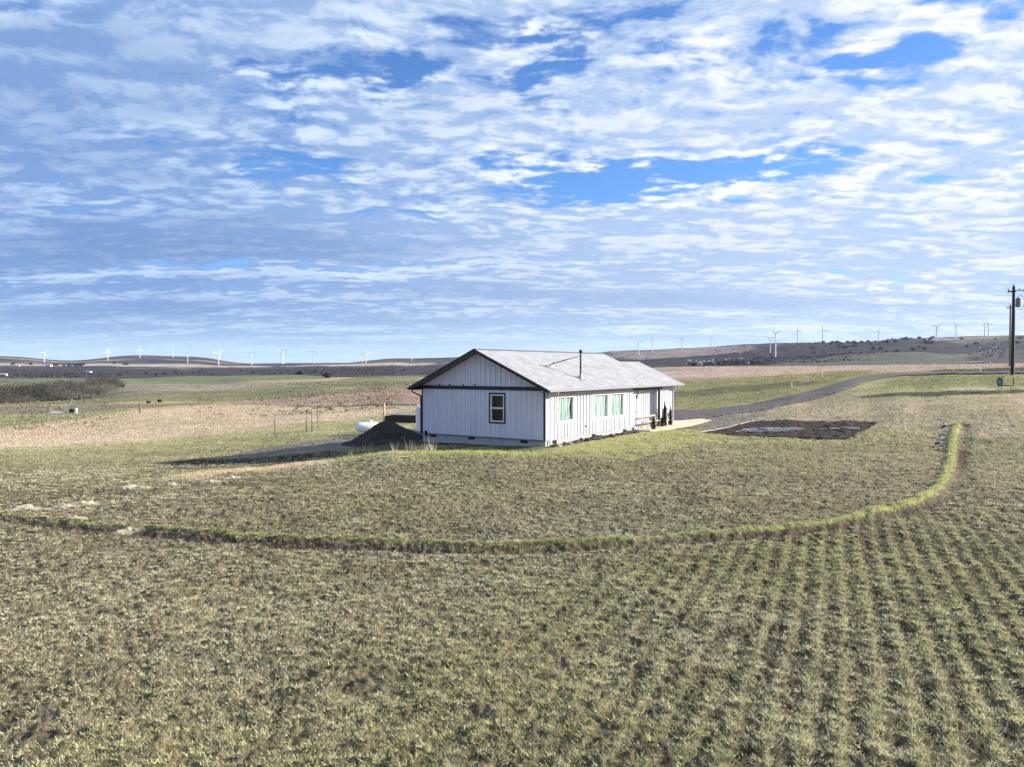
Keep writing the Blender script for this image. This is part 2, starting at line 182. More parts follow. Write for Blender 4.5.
"0 0 0 0 0 0 0 0 0 0 0 0 0 0 0 0 0 0 0 0 0 0 0 0 0 0 0 0 0 0 0 0 0 0 0 0 0 0 0 0 0 0 0 0 0 0 0 0 0 0 0 0 0 0 0 0 0 0 0 0 0 0 0 0 0 0 0 0 0 0 0 0 0 0 0 0 0 0 0 0 0 0.04 0.13 0.21 0.25 0.18 0.03 -0.06 -0.1 -0.13 -0.16 -0.19 -0.21 -0.23 -0.25 -0.27 -0.28 -0.3 -0.32 -0.34 -0.36 -0.39 -0.42 -0.45 -0.47 -0.5 -0.53 -0.56 -0.59 -0.62 -0.66 -0.7 -0.74 -0.79 -0.83 -0.87 -0.91 -0.94 -0.96 -0.97 -0.98 -0.99 -1 -1.01 -1.01 -1.02 -1.03 -1.04 -1.05 -1.06 -1.07 -1.08 -1.09 -1.1 -1.11 -1.12 -1.13 -1.14 -1.14 -1.14 -1.14 -1.13 -1.13 -1.12 -1.11 -1.1 -1.08 -1.07 -1.06 -1.05 -1.05 -1.04 -1.04 -1.04 -1.05 -1.06 -1.08 -1.1 -1.13 -1.17 -1.2 -1.24 -1.29 -1.33 -1.38 -1.43 -1.48 -1.53 -1.58 -1.62 -1.67 -1.72 -1.77 -1.83 -1.89 -1.95 -2.02 -2.1 -2.18 -2.27 -2.37 -2.49 -2.61 -2.74 -2.94 -3.34 -3.93 -4.67 -5.51 -6.43 -7.39 -8.34 -9.26 -10.11 -10.84 -11.42 -11.82 -11.99 -11.89 -11.46 -10.73 -9.74 -8.51 -7.08 -5.48 -3.74 -1.89 0.04 2.02 4.01 5.99 8 10.28 12.83 15.6 18.55 21.65 24.86 28.13 31.43 34.72 38.04 41.56 45.24 49 52.78 56.53 60.17 63.67 67.55 71.76 76.07 80.21 83.93 86.98 89.11 90.06 88.73 83.81 76.24 66.97 56.99 47.27 38.79 32.51 29.22 26.98 25 23.25 21.69 20.3 19.05 17.89 16.8 15.76 14.72 13.65 12.53 11.33 10",
"0 0 0 0 0 0 0 0 0 0 0 0 0 0 0 0 0 0 0 0 0 0 0 0 0 0 0 0 0 0 0 0 0 0 0 0 0 0 0 0 0 0 0 0 0 0 0 0 0 0 0 0 0 0 0 0 0 0 0 0 0 0 0 0 0 0 0 0 0 0 0 0 0 0 0 0 0 0 0 0 0 0.02 0.05 0.09 0.12 0.12 0.11 0.11 0.1 0.1 0.1 0.1 0.1 0.1 0.1 0.1 0.1 0.1 0.1 0.1 0.1 0.09 0.06 -0 -0.08 -0.16 -0.24 -0.32 -0.37 -0.4 -0.42 -0.44 -0.46 -0.47 -0.49 -0.5 -0.5 -0.51 -0.51 -0.51 -0.49 -0.47 -0.43 -0.4 -0.35 -0.31 -0.28 -0.24 -0.22 -0.19 -0.17 -0.15 -0.13 -0.11 -0.09 -0.06 -0.04 -0.01 0.02 0.05 0.09 0.14 0.19 0.24 0.3 0.37 0.43 0.5 0.57 0.63 0.7 0.76 0.81 0.87 0.92 0.97 1.02 1.07 1.11 1.16 1.21 1.25 1.3 1.35 1.4 1.44 1.49 1.55 1.6 1.66 1.72 1.8 1.87 1.95 2.04 2.12 2.2 2.27 2.34 2.41 2.46 2.5 2.53 2.54 2.45 1.96 1.14 0.03 -1.29 -2.76 -4.31 -5.88 -7.4 -8.81 -10.04 -11.02 -11.69 -11.99 -11.8 -11.03 -9.74 -7.98 -5.82 -3.32 -0.53 2.49 5.67 8.96 12.29 15.6 18.84 22.13 25.98 30.26 34.77 39.3 43.66 47.65 51.13 54.67 58.35 62.04 65.61 68.94 71.9 74.35 76.18 77.25 77.34 74.79 69.71 62.9 55.13 47.21 39.92 34.04 30.38 28.67 27.14 25.75 24.47 23.3 22.23 21.25 20.35 19.52 18.76 18.04 17.37 16.73 16.11 15.5 14.9 14.3 13.67 13.03 12.35 11.62 10.84 10",
"0 0 0 0 0 0 0 0 0 0 0 0 0 0 0 0 0 0 0 0 0 0 0 0 0 0 0 0 0 0 0 0 0 0 0 0 0 0 0 0 0 0 0 0 0 0 0 0 0 0 0 0 0 0 0 0 0 0 0 0 0 0 0 0 0 0 0 0 0 0 0 0 0 0 0 0 0 0 0 0 0 0 0.01 0.01 0.02 0.03 0.05 0.06 0.07 0.08 0.09 0.1 0.1 0.1 0.11 0.11 0.12 0.12 0.12 0.12 0.11 0.09 0.06 0.03 -0.01 -0.05 -0.08 -0.11 -0.13 -0.13 -0.12 -0.11 -0.09 -0.07 -0.03 -0 0.04 0.08 0.12 0.16 0.22 0.29 0.37 0.45 0.54 0.62 0.71 0.78 0.85 0.92 0.98 1.04 1.1 1.16 1.22 1.28 1.34 1.41 1.48 1.56 1.64 1.73 1.82 1.91 2.01 2.11 2.21 2.32 2.43 2.54 2.66 2.78 2.9 3.03 3.21 3.4 3.6 3.79 3.94 4.04 4.05 3.88 3.49 2.91 2.19 1.36 0.46 -0.49 -1.44 -2.37 -3.23 -3.99 -4.61 -5.08 -5.48 -5.88 -6.28 -6.65 -7 -7.31 -7.58 -7.78 -7.93 -8 -7.94 -7.62 -7.06 -6.28 -5.31 -4.17 -2.9 -1.52 -0.05 1.47 3.02 4.58 6.11 7.6 9.03 10.46 11.91 13.39 14.94 16.57 18.29 20.14 22.12 24.27 26.6 29.13 31.87 35.1 39.54 44.94 50.94 57.2 63.39 69.15 74.32 80.2 85.47 88.07 87.64 86.08 83.64 80.53 76.96 73.13 69.27 65.57 62.26 59.53 57.05 54.61 52.2 49.84 47.53 45.26 43.05 40.9 38.82 36.79 34.84 32.97 31.17 29.46 27.82 26.26 24.77 23.33 21.93 20.57 19.24 17.94 16.64 15.34 14.04 12.72 11.38 10",
"0 0 0 0 0 0 0 0 0 0 0 0 0 0 0 0 0 0 0 0 0 0 0 0 0 0 0 0 0 0 0 0 0 0 0 0 0 0 0 0 0 0 0 0 0 0 0 0 0 0 0 0 0 0 0 0 0 0 0 0 0 0 0 0 0 0 0 0 0 0 0 0 0 0 0 0 0 0 0 0 0 0 0 0.01 0.02 0.03 0.04 0.05 0.06 0.07 0.08 0.09 0.1 0.12 0.13 0.15 0.17 0.19 0.2 0.2 0.2 0.19 0.18 0.17 0.17 0.16 0.15 0.14 0.13 0.13 0.14 0.16 0.18 0.22 0.26 0.3 0.35 0.4 0.45 0.51 0.59 0.69 0.8 0.93 1.05 1.17 1.29 1.4 1.5 1.59 1.68 1.77 1.86 1.94 2.03 2.11 2.2 2.28 2.37 2.46 2.54 2.62 2.7 2.78 2.87 2.95 3.03 3.11 3.2 3.29 3.39 3.49 3.6 3.73 3.9 4.09 4.29 4.48 4.64 4.74 4.76 4.56 4.14 3.51 2.73 1.83 0.84 -0.18 -1.21 -2.21 -3.13 -3.94 -4.6 -5.08 -5.49 -5.89 -6.29 -6.66 -7.01 -7.32 -7.58 -7.79 -7.93 -8 -7.94 -7.61 -7.03 -6.22 -5.21 -4.03 -2.7 -1.25 0.3 1.92 3.58 5.25 6.92 8.56 10.16 11.81 13.52 15.3 17.18 19.18 21.3 23.58 26.02 28.64 31.46 34.51 37.79 41.59 46.74 52.94 59.79 66.9 73.88 80.33 86.06 92.47 98.17 100.97 100.27 97.84 94.06 89.28 83.85 78.14 72.49 67.26 62.81 59.45 56.64 53.96 51.41 48.99 46.68 44.47 42.36 40.33 38.38 36.49 34.67 32.89 31.16 29.46 27.82 26.26 24.77 23.33 21.93 20.57 19.24 17.94 16.64 15.34 14.04 12.72 11.38 10",
"0 0 0 0 0 0 0 0 0 0 0 0 0 0 0 0 0 0 0 0 0 0 0 0 0 0 0 0 0 0 0 0 0 0 0 0 0 0 0 0 0 0 0 0 0 0 0 0 0 0 0 0 0 0 0 0 0 0 0 0 0 0 0 0 0 0 0 0 0 0 0 0 0 0 0 0 0 0 0 0 0 0 0 0.01 0.01 0.02 0.03 0.04 0.05 0.06 0.07 0.09 0.1 0.13 0.16 0.2 0.25 0.29 0.33 0.35 0.37 0.39 0.41 0.42 0.43 0.44 0.46 0.47 0.5 0.52 0.55 0.6 0.65 0.71 0.78 0.85 0.92 1 1.08 1.15 1.24 1.33 1.43 1.54 1.64 1.74 1.84 1.93 2.02 2.11 2.19 2.27 2.35 2.43 2.51 2.59 2.67 2.74 2.83 2.91 2.99 3.06 3.14 3.22 3.29 3.37 3.45 3.53 3.61 3.7 3.78 3.88 3.97 4.08 4.22 4.38 4.55 4.7 4.82 4.9 4.92 4.72 4.29 3.65 2.85 1.93 0.93 -0.11 -1.16 -2.17 -3.11 -3.93 -4.6 -5.08 -5.49 -5.9 -6.29 -6.67 -7.01 -7.32 -7.58 -7.79 -7.93 -8 -7.92 -7.54 -6.86 -5.92 -4.73 -3.35 -1.79 -0.08 1.74 3.64 5.59 7.57 9.54 11.47 13.38 15.38 17.47 19.68 22.02 24.48 27.1 29.87 32.81 35.94 39.25 42.78 46.52 50.73 56.12 62.41 69.23 76.22 83 89.2 94.64 100.58 105.79 108.34 107.47 104.53 99.96 94.2 87.71 80.9 74.23 68.14 63.07 59.42 56.47 53.69 51.09 48.64 46.33 44.14 42.07 40.09 38.2 36.37 34.6 32.86 31.15 29.46 27.82 26.26 24.77 23.33 21.93 20.57 19.24 17.94 16.64 15.34 14.04 12.72 11.38 10",
"0 0 0 0 0 0 0 0 0 0 0 0 0 0 0 0 0 0 0 0 0 0 0 0 0 0 0 0 0 0 0 0 0 0 0 0 0 0 0 0 0 0 0 0 0 0 0 0 0 0 0 0 0 0 0 0 0 0 0 0 0 0 0 0 0 0 0 0 0 0 0 0 0 0 0 0 0 0 0 0 0 0 0 0.01 0.01 0.02 0.03 0.04 0.05 0.07 0.08 0.1 0.12 0.17 0.24 0.32 0.4 0.48 0.55 0.61 0.65 0.69 0.73 0.76 0.8 0.83 0.87 0.91 0.95 1.01 1.07 1.15 1.24 1.34 1.44 1.54 1.64 1.74 1.83 1.91 2 2.08 2.16 2.24 2.32 2.4 2.48 2.55 2.62 2.69 2.76 2.82 2.89 2.95 3.01 3.08 3.14 3.21 3.27 3.34 3.41 3.48 3.55 3.61 3.68 3.75 3.82 3.89 3.97 4.04 4.12 4.2 4.29 4.38 4.5 4.63 4.77 4.89 4.99 5.06 5.07 4.83 4.3 3.53 2.59 1.52 0.38 -0.78 -1.89 -2.92 -3.8 -4.47 -4.89 -5 -5 -5 -5 -5 -5 -5 -5 -5 -5 -5 -4.91 -4.46 -3.66 -2.57 -1.22 0.33 2.05 3.89 5.81 7.77 9.71 11.6 13.64 16.35 19.43 22.52 25.28 27.35 28.38 28.27 27.66 26.79 25.91 25.24 25.03 28.37 35.86 45.46 55.16 63.21 71.14 79.19 86.89 93.74 99.45 105.17 109.97 112.26 111.31 108.09 103.1 96.82 89.74 82.35 75.14 68.6 63.2 59.41 56.39 53.57 50.94 48.48 46.17 43.99 41.94 39.98 38.12 36.31 34.56 32.85 31.15 29.46 27.82 26.26 24.77 23.33 21.93 20.57 19.24 17.94 16.64 15.34 14.04 12.72 11.38 10",
"0 0 0 0 0 0 0 0 0 0 0 0 0 0 0 0 0 0 0 0 0 0 0 0 0 0 0 0 0 0 0 0 0 0 0 0 0 0 0 0 0 0 0 0 0 0 0 0 0 0 0 0 0 0 0 0 0 0 0 0 0 0 0 0 0 0 0 0 0 0 0 0 0 0 0 0 0 0 0 0 0 0 0 0.01 0.02 0.02 0.03 0.05 0.06 0.07 0.09 0.11 0.17 0.25 0.35 0.47 0.59 0.71 0.82 0.92 1 1.07 1.15 1.22 1.29 1.36 1.44 1.51 1.6 1.69 1.79 1.9 2.02 2.15 2.27 2.39 2.51 2.61 2.7 2.77 2.83 2.89 2.95 3 3.05 3.1 3.15 3.2 3.26 3.31 3.37 3.42 3.48 3.53 3.59 3.65 3.71 3.77 3.83 3.9 3.98 4.07 4.17 4.28 4.39 4.49 4.58 4.67 4.74 4.79 4.82 4.83 4.82 4.8 4.78 4.74 4.7 4.66 4.61 4.55 4.48 4.28 3.9 3.39 2.77 2.09 1.36 0.63 -0.07 -0.71 -1.25 -1.67 -1.93 -2 -1.97 -1.89 -1.78 -1.63 -1.45 -1.23 -0.99 -0.72 -0.42 -0.11 0.28 0.89 1.72 2.76 3.98 5.36 6.88 8.52 10.26 12.08 13.96 15.88 18.13 21.4 25.26 29.22 32.8 35.5 36.85 36.6 35.36 33.62 31.84 30.48 30.03 33.44 41.03 50.69 60.28 67.97 75.21 82.38 89.18 95.29 100.54 105.93 110.49 112.68 111.72 108.47 103.43 97.1 89.96 82.51 75.24 68.64 63.21 59.41 56.38 53.56 50.93 48.46 46.15 43.98 41.93 39.97 38.11 36.31 34.56 32.85 31.15 29.46 27.82 26.26 24.77 23.33 21.93 20.57 19.24 17.94 16.64 15.34 14.04 12.72 11.38 10",
"0 0 0 0 0 0 0 0 0 0 0 0 0 0 0 0 0 0 0 0 0 0 0 0 0 0 0 0 0 0 0 0 0 0 0 0 0 0 0 0 0 0 0 0 0 0 0 0 0 0 0 0 0 0 0 0 0 0 0 0 0 0 0 0 0 0 0 0 0 0 0 0 0 0 0 0 0 0 0 0 0 0 0 0.01 0.02 0.02 0.03 0.05 0.06 0.07 0.09 0.12 0.19 0.3 0.45 0.61 0.78 0.95 1.1 1.22 1.32 1.42 1.51 1.59 1.68 1.76 1.85 1.94 2.03 2.13 2.25 2.37 2.5 2.63 2.74 2.85 2.93 3.01 3.07 3.14 3.2 3.27 3.34 3.42 3.5 3.57 3.65 3.72 3.8 3.86 3.92 3.98 4.04 4.09 4.14 4.2 4.25 4.3 4.36 4.43 4.5 4.59 4.69 4.79 4.88 4.96 5.02 5.06 5.07 5.06 5.02 4.97 4.9 4.82 4.72 4.61 4.5 4.37 4.24 4.11 3.97 3.76 3.48 3.14 2.75 2.33 1.9 1.48 1.08 0.72 0.41 0.18 0.04 0 0.05 0.17 0.35 0.59 0.88 1.21 1.58 1.98 2.4 2.85 3.34 3.98 4.78 5.71 6.78 7.97 9.29 10.71 12.24 13.86 15.56 17.35 19.54 22.85 26.84 30.99 34.79 37.73 39.3 39.54 39.63 39.69 39.75 39.85 40.05 43.27 50.23 59.16 68.25 75.98 83.71 91.66 99.34 106.29 112.2 118.28 123.44 125.91 124.66 120.47 113.98 105.86 96.76 87.34 78.23 70.11 63.62 59.37 56.17 53.23 50.53 48.03 45.73 43.58 41.58 39.69 37.89 36.16 34.47 32.81 31.14 29.46 27.82 26.26 24.77 23.33 21.93 20.57 19.24 17.94 16.64 15.34 14.04 12.72 11.38 10",
"0 0 0 0 0 0 0 0 0 0 0 0 0 0 0 0 0 0 0 0 0 0 0 0 0 0 0 0 0 0 0 0 0 0 0 0 0 0 0 0 0 0 0 0 0 0 0 0 0 0 0 0 0 0 0 0 0 0 0 0 0 0 0 0 0 0 0 0 0 0 0 0 0 0 0 0 0 0 0 0 0 0 0 0.01 0.02 0.02 0.03 0.05 0.06 0.07 0.09 0.12 0.2 0.34 0.51 0.71 0.91 1.11 1.28 1.42 1.54 1.64 1.74 1.83 1.92 2.01 2.11 2.2 2.31 2.42 2.56 2.71 2.86 2.99 3.11 3.19 3.27 3.34 3.41 3.48 3.57 3.65 3.73 3.82 3.9 3.97 4.05 4.11 4.17 4.22 4.27 4.31 4.35 4.39 4.43 4.47 4.52 4.56 4.61 4.67 4.74 4.83 4.93 5.03 5.12 5.21 5.27 5.31 5.32 5.3 5.24 5.15 5.04 4.91 4.77 4.62 4.47 4.33 4.2 4.08 3.98 3.88 3.78 3.68 3.58 3.48 3.38 3.29 3.21 3.13 3.08 3.03 3.01 3 3.03 3.11 3.23 3.38 3.57 3.79 4.03 4.3 4.59 4.9 5.25 5.77 6.44 7.25 8.19 9.24 10.39 11.62 12.92 14.27 15.66 17.08 18.64 20.62 22.87 25.25 27.59 29.74 31.52 32.81 33.74 34.51 35.37 36.52 38.21 42.75 50.51 59.87 69.23 77.2 84.94 92.69 100.12 106.93 112.95 119.32 124.78 127.42 126.14 121.84 115.19 106.86 97.54 87.88 78.57 70.27 63.66 59.36 56.15 53.2 50.49 47.99 45.68 43.54 41.54 39.66 37.87 36.14 34.46 32.81 31.14 29.46 27.82 26.26 24.77 23.33 21.93 20.57 19.24 17.94 16.64 15.34 14.04 12.72 11.38 10",
"0 0 0 0 0 0 0 0 0 0 0 0 0 0 0 0 0 0 0 0 0 0 0 0 0 0 0 0 0 0 0 0 0 0 0 0 0 0 0 0 0 0 0 0 0 0 0 0 0 0 0 0 0 0 0 0 0 0 0 0 0 0 0 0 0 0 0 0 0 0 0 0 0 0 0 0 0 0 0 0 0 0 0.01 0.01 0.02 0.04 0.05 0.07 0.09 0.11 0.14 0.17 0.26 0.41 0.59 0.79 1 1.21 1.38 1.52 1.64 1.74 1.84 1.94 2.03 2.12 2.2 2.26 2.34 2.45 2.64 2.88 3.12 3.28 3.37 3.44 3.5 3.56 3.62 3.69 3.76 3.83 3.9 3.97 4.03 4.1 4.17 4.23 4.29 4.35 4.4 4.46 4.51 4.56 4.61 4.67 4.72 4.78 4.83 4.9 4.97 5.06 5.15 5.24 5.33 5.41 5.47 5.5 5.51 5.5 5.47 5.42 5.37 5.31 5.24 5.18 5.12 5.07 5.03 5.01 5 5 5 5 5 5 5 5 5 5 5 5 5 5 5.1 5.33 5.68 6.12 6.64 7.22 7.84 8.49 9.15 9.79 10.42 11.07 11.74 12.45 13.2 14 14.85 15.76 16.73 17.78 18.91 20.13 21.43 22.84 24.44 26.41 28.71 31.34 34.25 37.44 40.87 44.52 48.36 52.37 56.52 60.79 65.16 69.81 75.36 81.6 88.25 95.02 101.62 107.77 113.35 119.61 125.16 127.89 126.6 122.26 115.55 107.17 97.77 88.05 78.67 70.32 63.68 59.36 56.15 53.19 50.48 47.98 45.67 43.53 41.53 39.65 37.86 36.14 34.46 32.8 31.14 29.46 27.82 26.26 24.77 23.33 21.93 20.57 19.24 17.94 16.64 15.34 14.04 12.72 11.38 10",
"0 0 0 0 0 0 0 0 0 0 0 0 0 0 0 0 0 0 0 0 0 0 0 0 0 0 0 0 0 0 0 0 0 0 0 0 0 0 0 0 0 0 0 0 0 0 0 0 0 0 0 0 0 0 0 0 0 0 0 0 0 0 0 0 0 0 0 0 0 0 0 0 0 0 0 0 0 0 0 0 0 0 0.01 0.02 0.03 0.05 0.07 0.09 0.12 0.15 0.18 0.22 0.31 0.45 0.62 0.81 1 1.2 1.37 1.52 1.66 1.8 1.93 2.06 2.17 2.27 2.35 2.41 2.48 2.57 2.75 2.98 3.2 3.35 3.43 3.5 3.55 3.61 3.66 3.73 3.79 3.85 3.92 3.98 4.05 4.11 4.17 4.23 4.28 4.34 4.39 4.44 4.49 4.54 4.58 4.63 4.68 4.74 4.79 4.85 4.92 5 5.08 5.17 5.25 5.32 5.38 5.41 5.42 5.41 5.38 5.35 5.3 5.25 5.2 5.15 5.1 5.06 5.03 5.01 5 5 5 5 5 5 5 5 5 5 5 5 5 5 5.1 5.33 5.68 6.12 6.63 7.21 7.84 8.48 9.14 9.79 10.42 11.08 11.76 12.49 13.25 14.07 14.94 15.87 16.87 17.95 19.1 20.34 21.68 23.11 24.74 26.74 29.08 31.74 34.7 37.92 41.39 45.07 48.94 52.97 57.14 61.42 65.78 70.4 75.85 81.94 88.41 95.02 101.49 107.58 113.21 119.63 125.37 128.2 126.9 122.54 115.8 107.37 97.93 88.16 78.74 70.36 63.69 59.36 56.14 53.19 50.47 47.97 45.66 43.52 41.52 39.64 37.86 36.14 34.46 32.8 31.14 29.46 27.82 26.26 24.77 23.33 21.93 20.57 19.24 17.94 16.64 15.34 14.04 12.72 11.38 10",
]
# fields and ground covers: base colour, then (bearing, nearest range, farthest range) along its length
FIELDS = [
  ('dark scrub far left', (0.055, 0.046, 0.05), [(-0.8427, 1514.3, 4494.9), (-0.6827, 1516.1, 4495.2), (-0.5093, 1125.0, 3499.4), (-0.4293, 1167.1, 3285.8), (-0.3493, 928.0, 6110.8), (-0.216, 692.9, 3783.9), (-0.1093, 616.0, 3965.8), (0.0107, 809.9, 3261.0)]),
  ('light far band', (0.42, 0.36, 0.3), [(-0.8427, 4580.4, 4984.8), (-0.6827, 4547.2, 5007.3), (-0.5493, 4526.6, 5097.5), (-0.496, 4103.7, 4692.5), (-0.416, 4233.4, 4727.3), (-0.296, 3793.6, 4182.2), (-0.216, 3578.5, 4562.5), (-0.1493, 3221.8, 4639.6), (-0.096, 3149.2, 4041.8)]),
  ('meadow beyond crest', (0.16, 0.19, 0.11), [(-0.8427, 1000.6, 1829.0), (-0.6827, 829.7, 1676.2), (-0.5227, 394.0, 1220.6), (-0.416, 367.0, 1492.9), (-0.3413, 513.9, 1770.4), (-0.2693, 547.4, 964.4), (-0.236, 631.9, 748.7)]),
  ('brown crest', (0.27, 0.235, 0.2), [(-0.8427, 188.6, 529.3), (-0.6827, 338.7, 410.4), (-0.6027, 319.9, 418.0), (-0.5093, 234.8, 744.0), (-0.416, 264.5, 739.6), (-0.3413, 296.3, 488.0), (-0.2827, 330.2, 497.9), (-0.2293, 469.5, 594.8)]),
  ('mid green slope', (0.20, 0.195, 0.12), [(-0.8427, 202.1, 364.1), (-0.6827, 202.4, 357.8), (-0.5493, 182.1, 315.9), (-0.416, 169.3, 276.9), (-0.2827, 160.6, 367.1), (-0.2027, 190.6, 721.7), (-0.1093, 218.8, 828.6)]),
  ('scrub strip', (0.22, 0.18, 0.15), [(-0.8427, 154.3, 202.1), (-0.6827, 154.3, 202.4), (-0.576, 143.9, 184.3), (-0.4827, 143.5, 168.1), (-0.396, 153.4, 167.8)]),
  ('pink stubble upper', (0.33, 0.24, 0.2), [(-0.396, 153.4, 167.8), (-0.336, 137.6, 180.1), (-0.2827, 127.3, 175.9), (-0.2027, 119.7, 222.0), (-0.1493, 110.0, 247.3), (-0.096, 110.3, 251.2), (0.0107, 109.3, 225.1)]),
  ('pale stubble lower', (0.48, 0.385, 0.285), [(-0.8427, 55.6, 121.9), (-0.6827, 56.6, 113.0), (-0.6027, 58.0, 125.8), (-0.5093, 61.7, 133.5), (-0.416, 65.6, 149.1), (-0.3413, 69.8, 143.5), (-0.2827, 72.4, 125.1), (-0.216, 78.2, 116.4), (-0.1493, 84.7, 106.1), (-0.096, 93.3, 106.6)]),
  ('green wedge', (0.26, 0.26, 0.14), [(-0.8427, 118.9, 154.3), (-0.6827, 113.0, 148.0), (-0.6027, 118.3, 145.3), (-0.536, 132.8, 150.0), (-0.5027, 136.6, 141.1)]),
  ('field line', (0.06, 0.055, 0.045), [(-0.296, 124.7, 127.3), (-0.216, 115.1, 120.2), (-0.1493, 106.1, 111.6), (-0.096, 107.4, 111.9)]),
  ('pink right', (0.44, 0.34, 0.3), [(0.064, 162.7, 440), (0.224, 167.1, 440), (0.384, 173.2, 440), (0.464, 187.4, 440), (0.5173, 142.0, 440), (0.6507, 156.8, 440), (0.8373, 168.1, 440)]),
  ('right green field', (0.25, 0.23, 0.12), [(0.064, 77.7, 162.7), (0.224, 70.8, 167.1), (0.3107, 76.4, 169.1), (0.384, 86.6, 173.2), (0.4373, 95.8, 181.3), (0.4907, 126.7, 172.2)]),
  ('weedy band', (0.15, 0.14, 0.085), [(0.2, 100, 116), (0.3, 103, 126), (0.36, 106, 124), (0.42, 112, 118)]),
  ('dry grass right', (0.34, 0.285, 0.2), [(0.2707, 54.7, 60.7), (0.3107, 54.4, 68.5), (0.384, 54.0, 78.4), (0.464, 52.5, 86.0), (0.5173, 48.9, 69.8), (0.5973, 47.9, 68.1), (0.6827, 47.2, 66.8), (0.8373, 48.5, 67.2)]),
  ('far right green', (0.25, 0.24, 0.12), [(0.4907, 90.3, 115.1), (0.5573, 80.2, 108.1), (0.6827, 81.6, 93.3), (0.8373, 81.6, 93.3)]),
  ('dark field', (0.1, 0.085, 0.07), [(0.5507, 126.9, 135.8), (0.5973, 113.7, 137.1), (0.6827, 104.8, 150.0), (0.8373, 104.8, 157.9)]),
  ('ditch bank', (0.07, 0.07, 0.045), [(0.4507, 74.5, 76.2), (0.4907, 72.3, 78.0), (0.5707, 70.0, 75.7), (0.6507, 71.3, 76.1), (0.6827, 72.6, 77.9), (0.8373, 72.5, 78.5)]),
  ('ditch top path', (0.5, 0.45, 0.38), [(0.5707, 76.3, 78.7), (0.6107, 77.0, 79.7), (0.6507, 78.8, 80.9)]),
  ('right track', (0.42, 0.33, 0.27), [(0.6507, 75.4, 77.6), (0.664, 65.7, 71.2), (0.6827, 58.8, 64.9), (0.7307, 51.9, 61.3)]),
  ('gravel left of house', (0.17, 0.16, 0.155), [(-0.3827, 44.5, 47.0), (-0.336, 43.6, 50), (-0.2827, 43.6, 52), (-0.216, 43.8, 56), (-0.1493, 41.3, 58.8), (-0.096, 41.6, 58.9)]),
  ('gravel right of house', (0.2, 0.175, 0.155), [(0.1707, 47.1, 59.7), (0.2027, 45.3, 73.2), (0.2507, 45.7, 72.1), (0.304, 52.9, 70.0), (0.3307, 59.4, 72.2), (0.3507, 63.5, 71.4)]),
  ('soil darkened for the house shadow', (0.034, 0.034, 0.028), [(-0.47, 37, 43.5), (-0.3, 35.5, 43.5), (-0.17, 36.5, 46), (-0.09, 36.5, 47), (0.0, 36.2, 43), (0.045, 36.8, 40)]),  # bare soil with the house's cast shadow painted into its colour
  ('yard grass', (0.30, 0.29, 0.13), [(-0.2427, 36.9, 46.1), (-0.1493, 33.0, 43.3), (0.044, 33.9, 40.7), (0.1173, 35.3, 42.9), (0.1973, 39.0, 47.2), (0.2507, 41.9, 46.4), (0.464, 45.0, 47.4), (0.524, 48.9, 51.3), (0.5707, 49.6, 50.3)]),
  ('hill pale left', (0.25, 0.21, 0.195), [(0.1173, 2777.2, 3463.7), (0.1707, 2357.7, 3274.1), (0.2373, 2381.8, 3244.6), (0.2973, 2684.4, 3331.0), (0.3307, 2937.2, 3143.4)]),
  ('hill scrub dark', (0.036, 0.031, 0.04), [(0.1173, 1932.0, 2500.0), (0.224, 1500, 2406.5), (0.2973, 1500, 2684.4), (0.384, 1571.4, 3448.0), (0.464, 1782.1, 3401.8), (0.524, 1879.6, 3348.5), (0.5973, 2511.6, 2814.8), (0.6827, 1963.0, 2497.8), (0.8373, 1876.3, 2329.6)]),
  ('hill track', (0.3, 0.25, 0.23), [(0.2707, 3062.5, 3191.2), (0.2973, 2741.5, 2826.1), (0.3173, 2499.9, 2587.0)]),
  ('spur green', (0.105, 0.115, 0.09), [(0.344, 900, 1540.6), (0.384, 900, 1681.0), (0.424, 900, 1746.2), (0.4773, 900, 1784.6), (0.524, 900, 1811.0), (0.584, 900, 2365.4), (0.6173, 900, 1684.0)]),
  ('spur right', (0.075, 0.075, 0.072), [(0.6173, 900, 2410.1), (0.6827, 900, 2095.9), (0.8373, 900, 1995.3)]),
]
BANK_LINE = [(-17.3, 22.6), (-14.79, 21.58), (-12.5, 20.66), (-10.1, 19.75), (-7.95, 19.03), (-5.2, 18.3), (-3.16, 17.89), (-1.23, 17.63), (0.67, 17.73), (2.62, 18.14), (4.72, 18.74), (6.42, 19.32), (8.33, 20.19), (9.85, 21.15), (11.73, 22.6), (13.66, 24.54), (15.87, 27.54), (18.8, 32.11), (21.94, 37.32), (24.29, 41.24), (26.33, 44.32)]
DRY_BANK = [(-12.83, 28.91), (-11.97, 31.75), (-10.24, 34.5), (-8.46, 36.8), (-5.36, 35.79)]
MOUNDS = [(-13.56, 22.6), (-13.29, 23.1), (-12.1, 20.73), (-9.97, 19.14), (-13.45, 26.18), (-12.88, 25.96), (-12.27, 26.9), (-11.06, 27.56), (-10.68, 28.64), (-14.56, 22.43), (10.92, 42.13), (-4.37, 20.39)]
ROAD_LEFT = [(12.29, 71.92), (16.72, 70.39), (19.59, 70.55), (22.96, 73.83), (26.75, 77.72), (32.28, 84.01), (38.74, 91.35), (44.35, 98.39), (52.96, 111.57), (56.86, 112.83), (59.75, 108.5), (58.81, 98.46), (60.81, 89.09), (67.46, 86.06)]
ROAD_RIGHT = [(9.31, 54.48), (13.67, 57.53), (16.82, 60.57), (19.72, 63.42), (23.42, 66.72), (27.91, 71.4), (32.43, 75.97), (37.87, 82.78), (44.94, 93.35), (50.02, 98.47), (53.79, 97.68), (54.55, 91.32), (56.14, 82.24), (61.88, 78.93)]
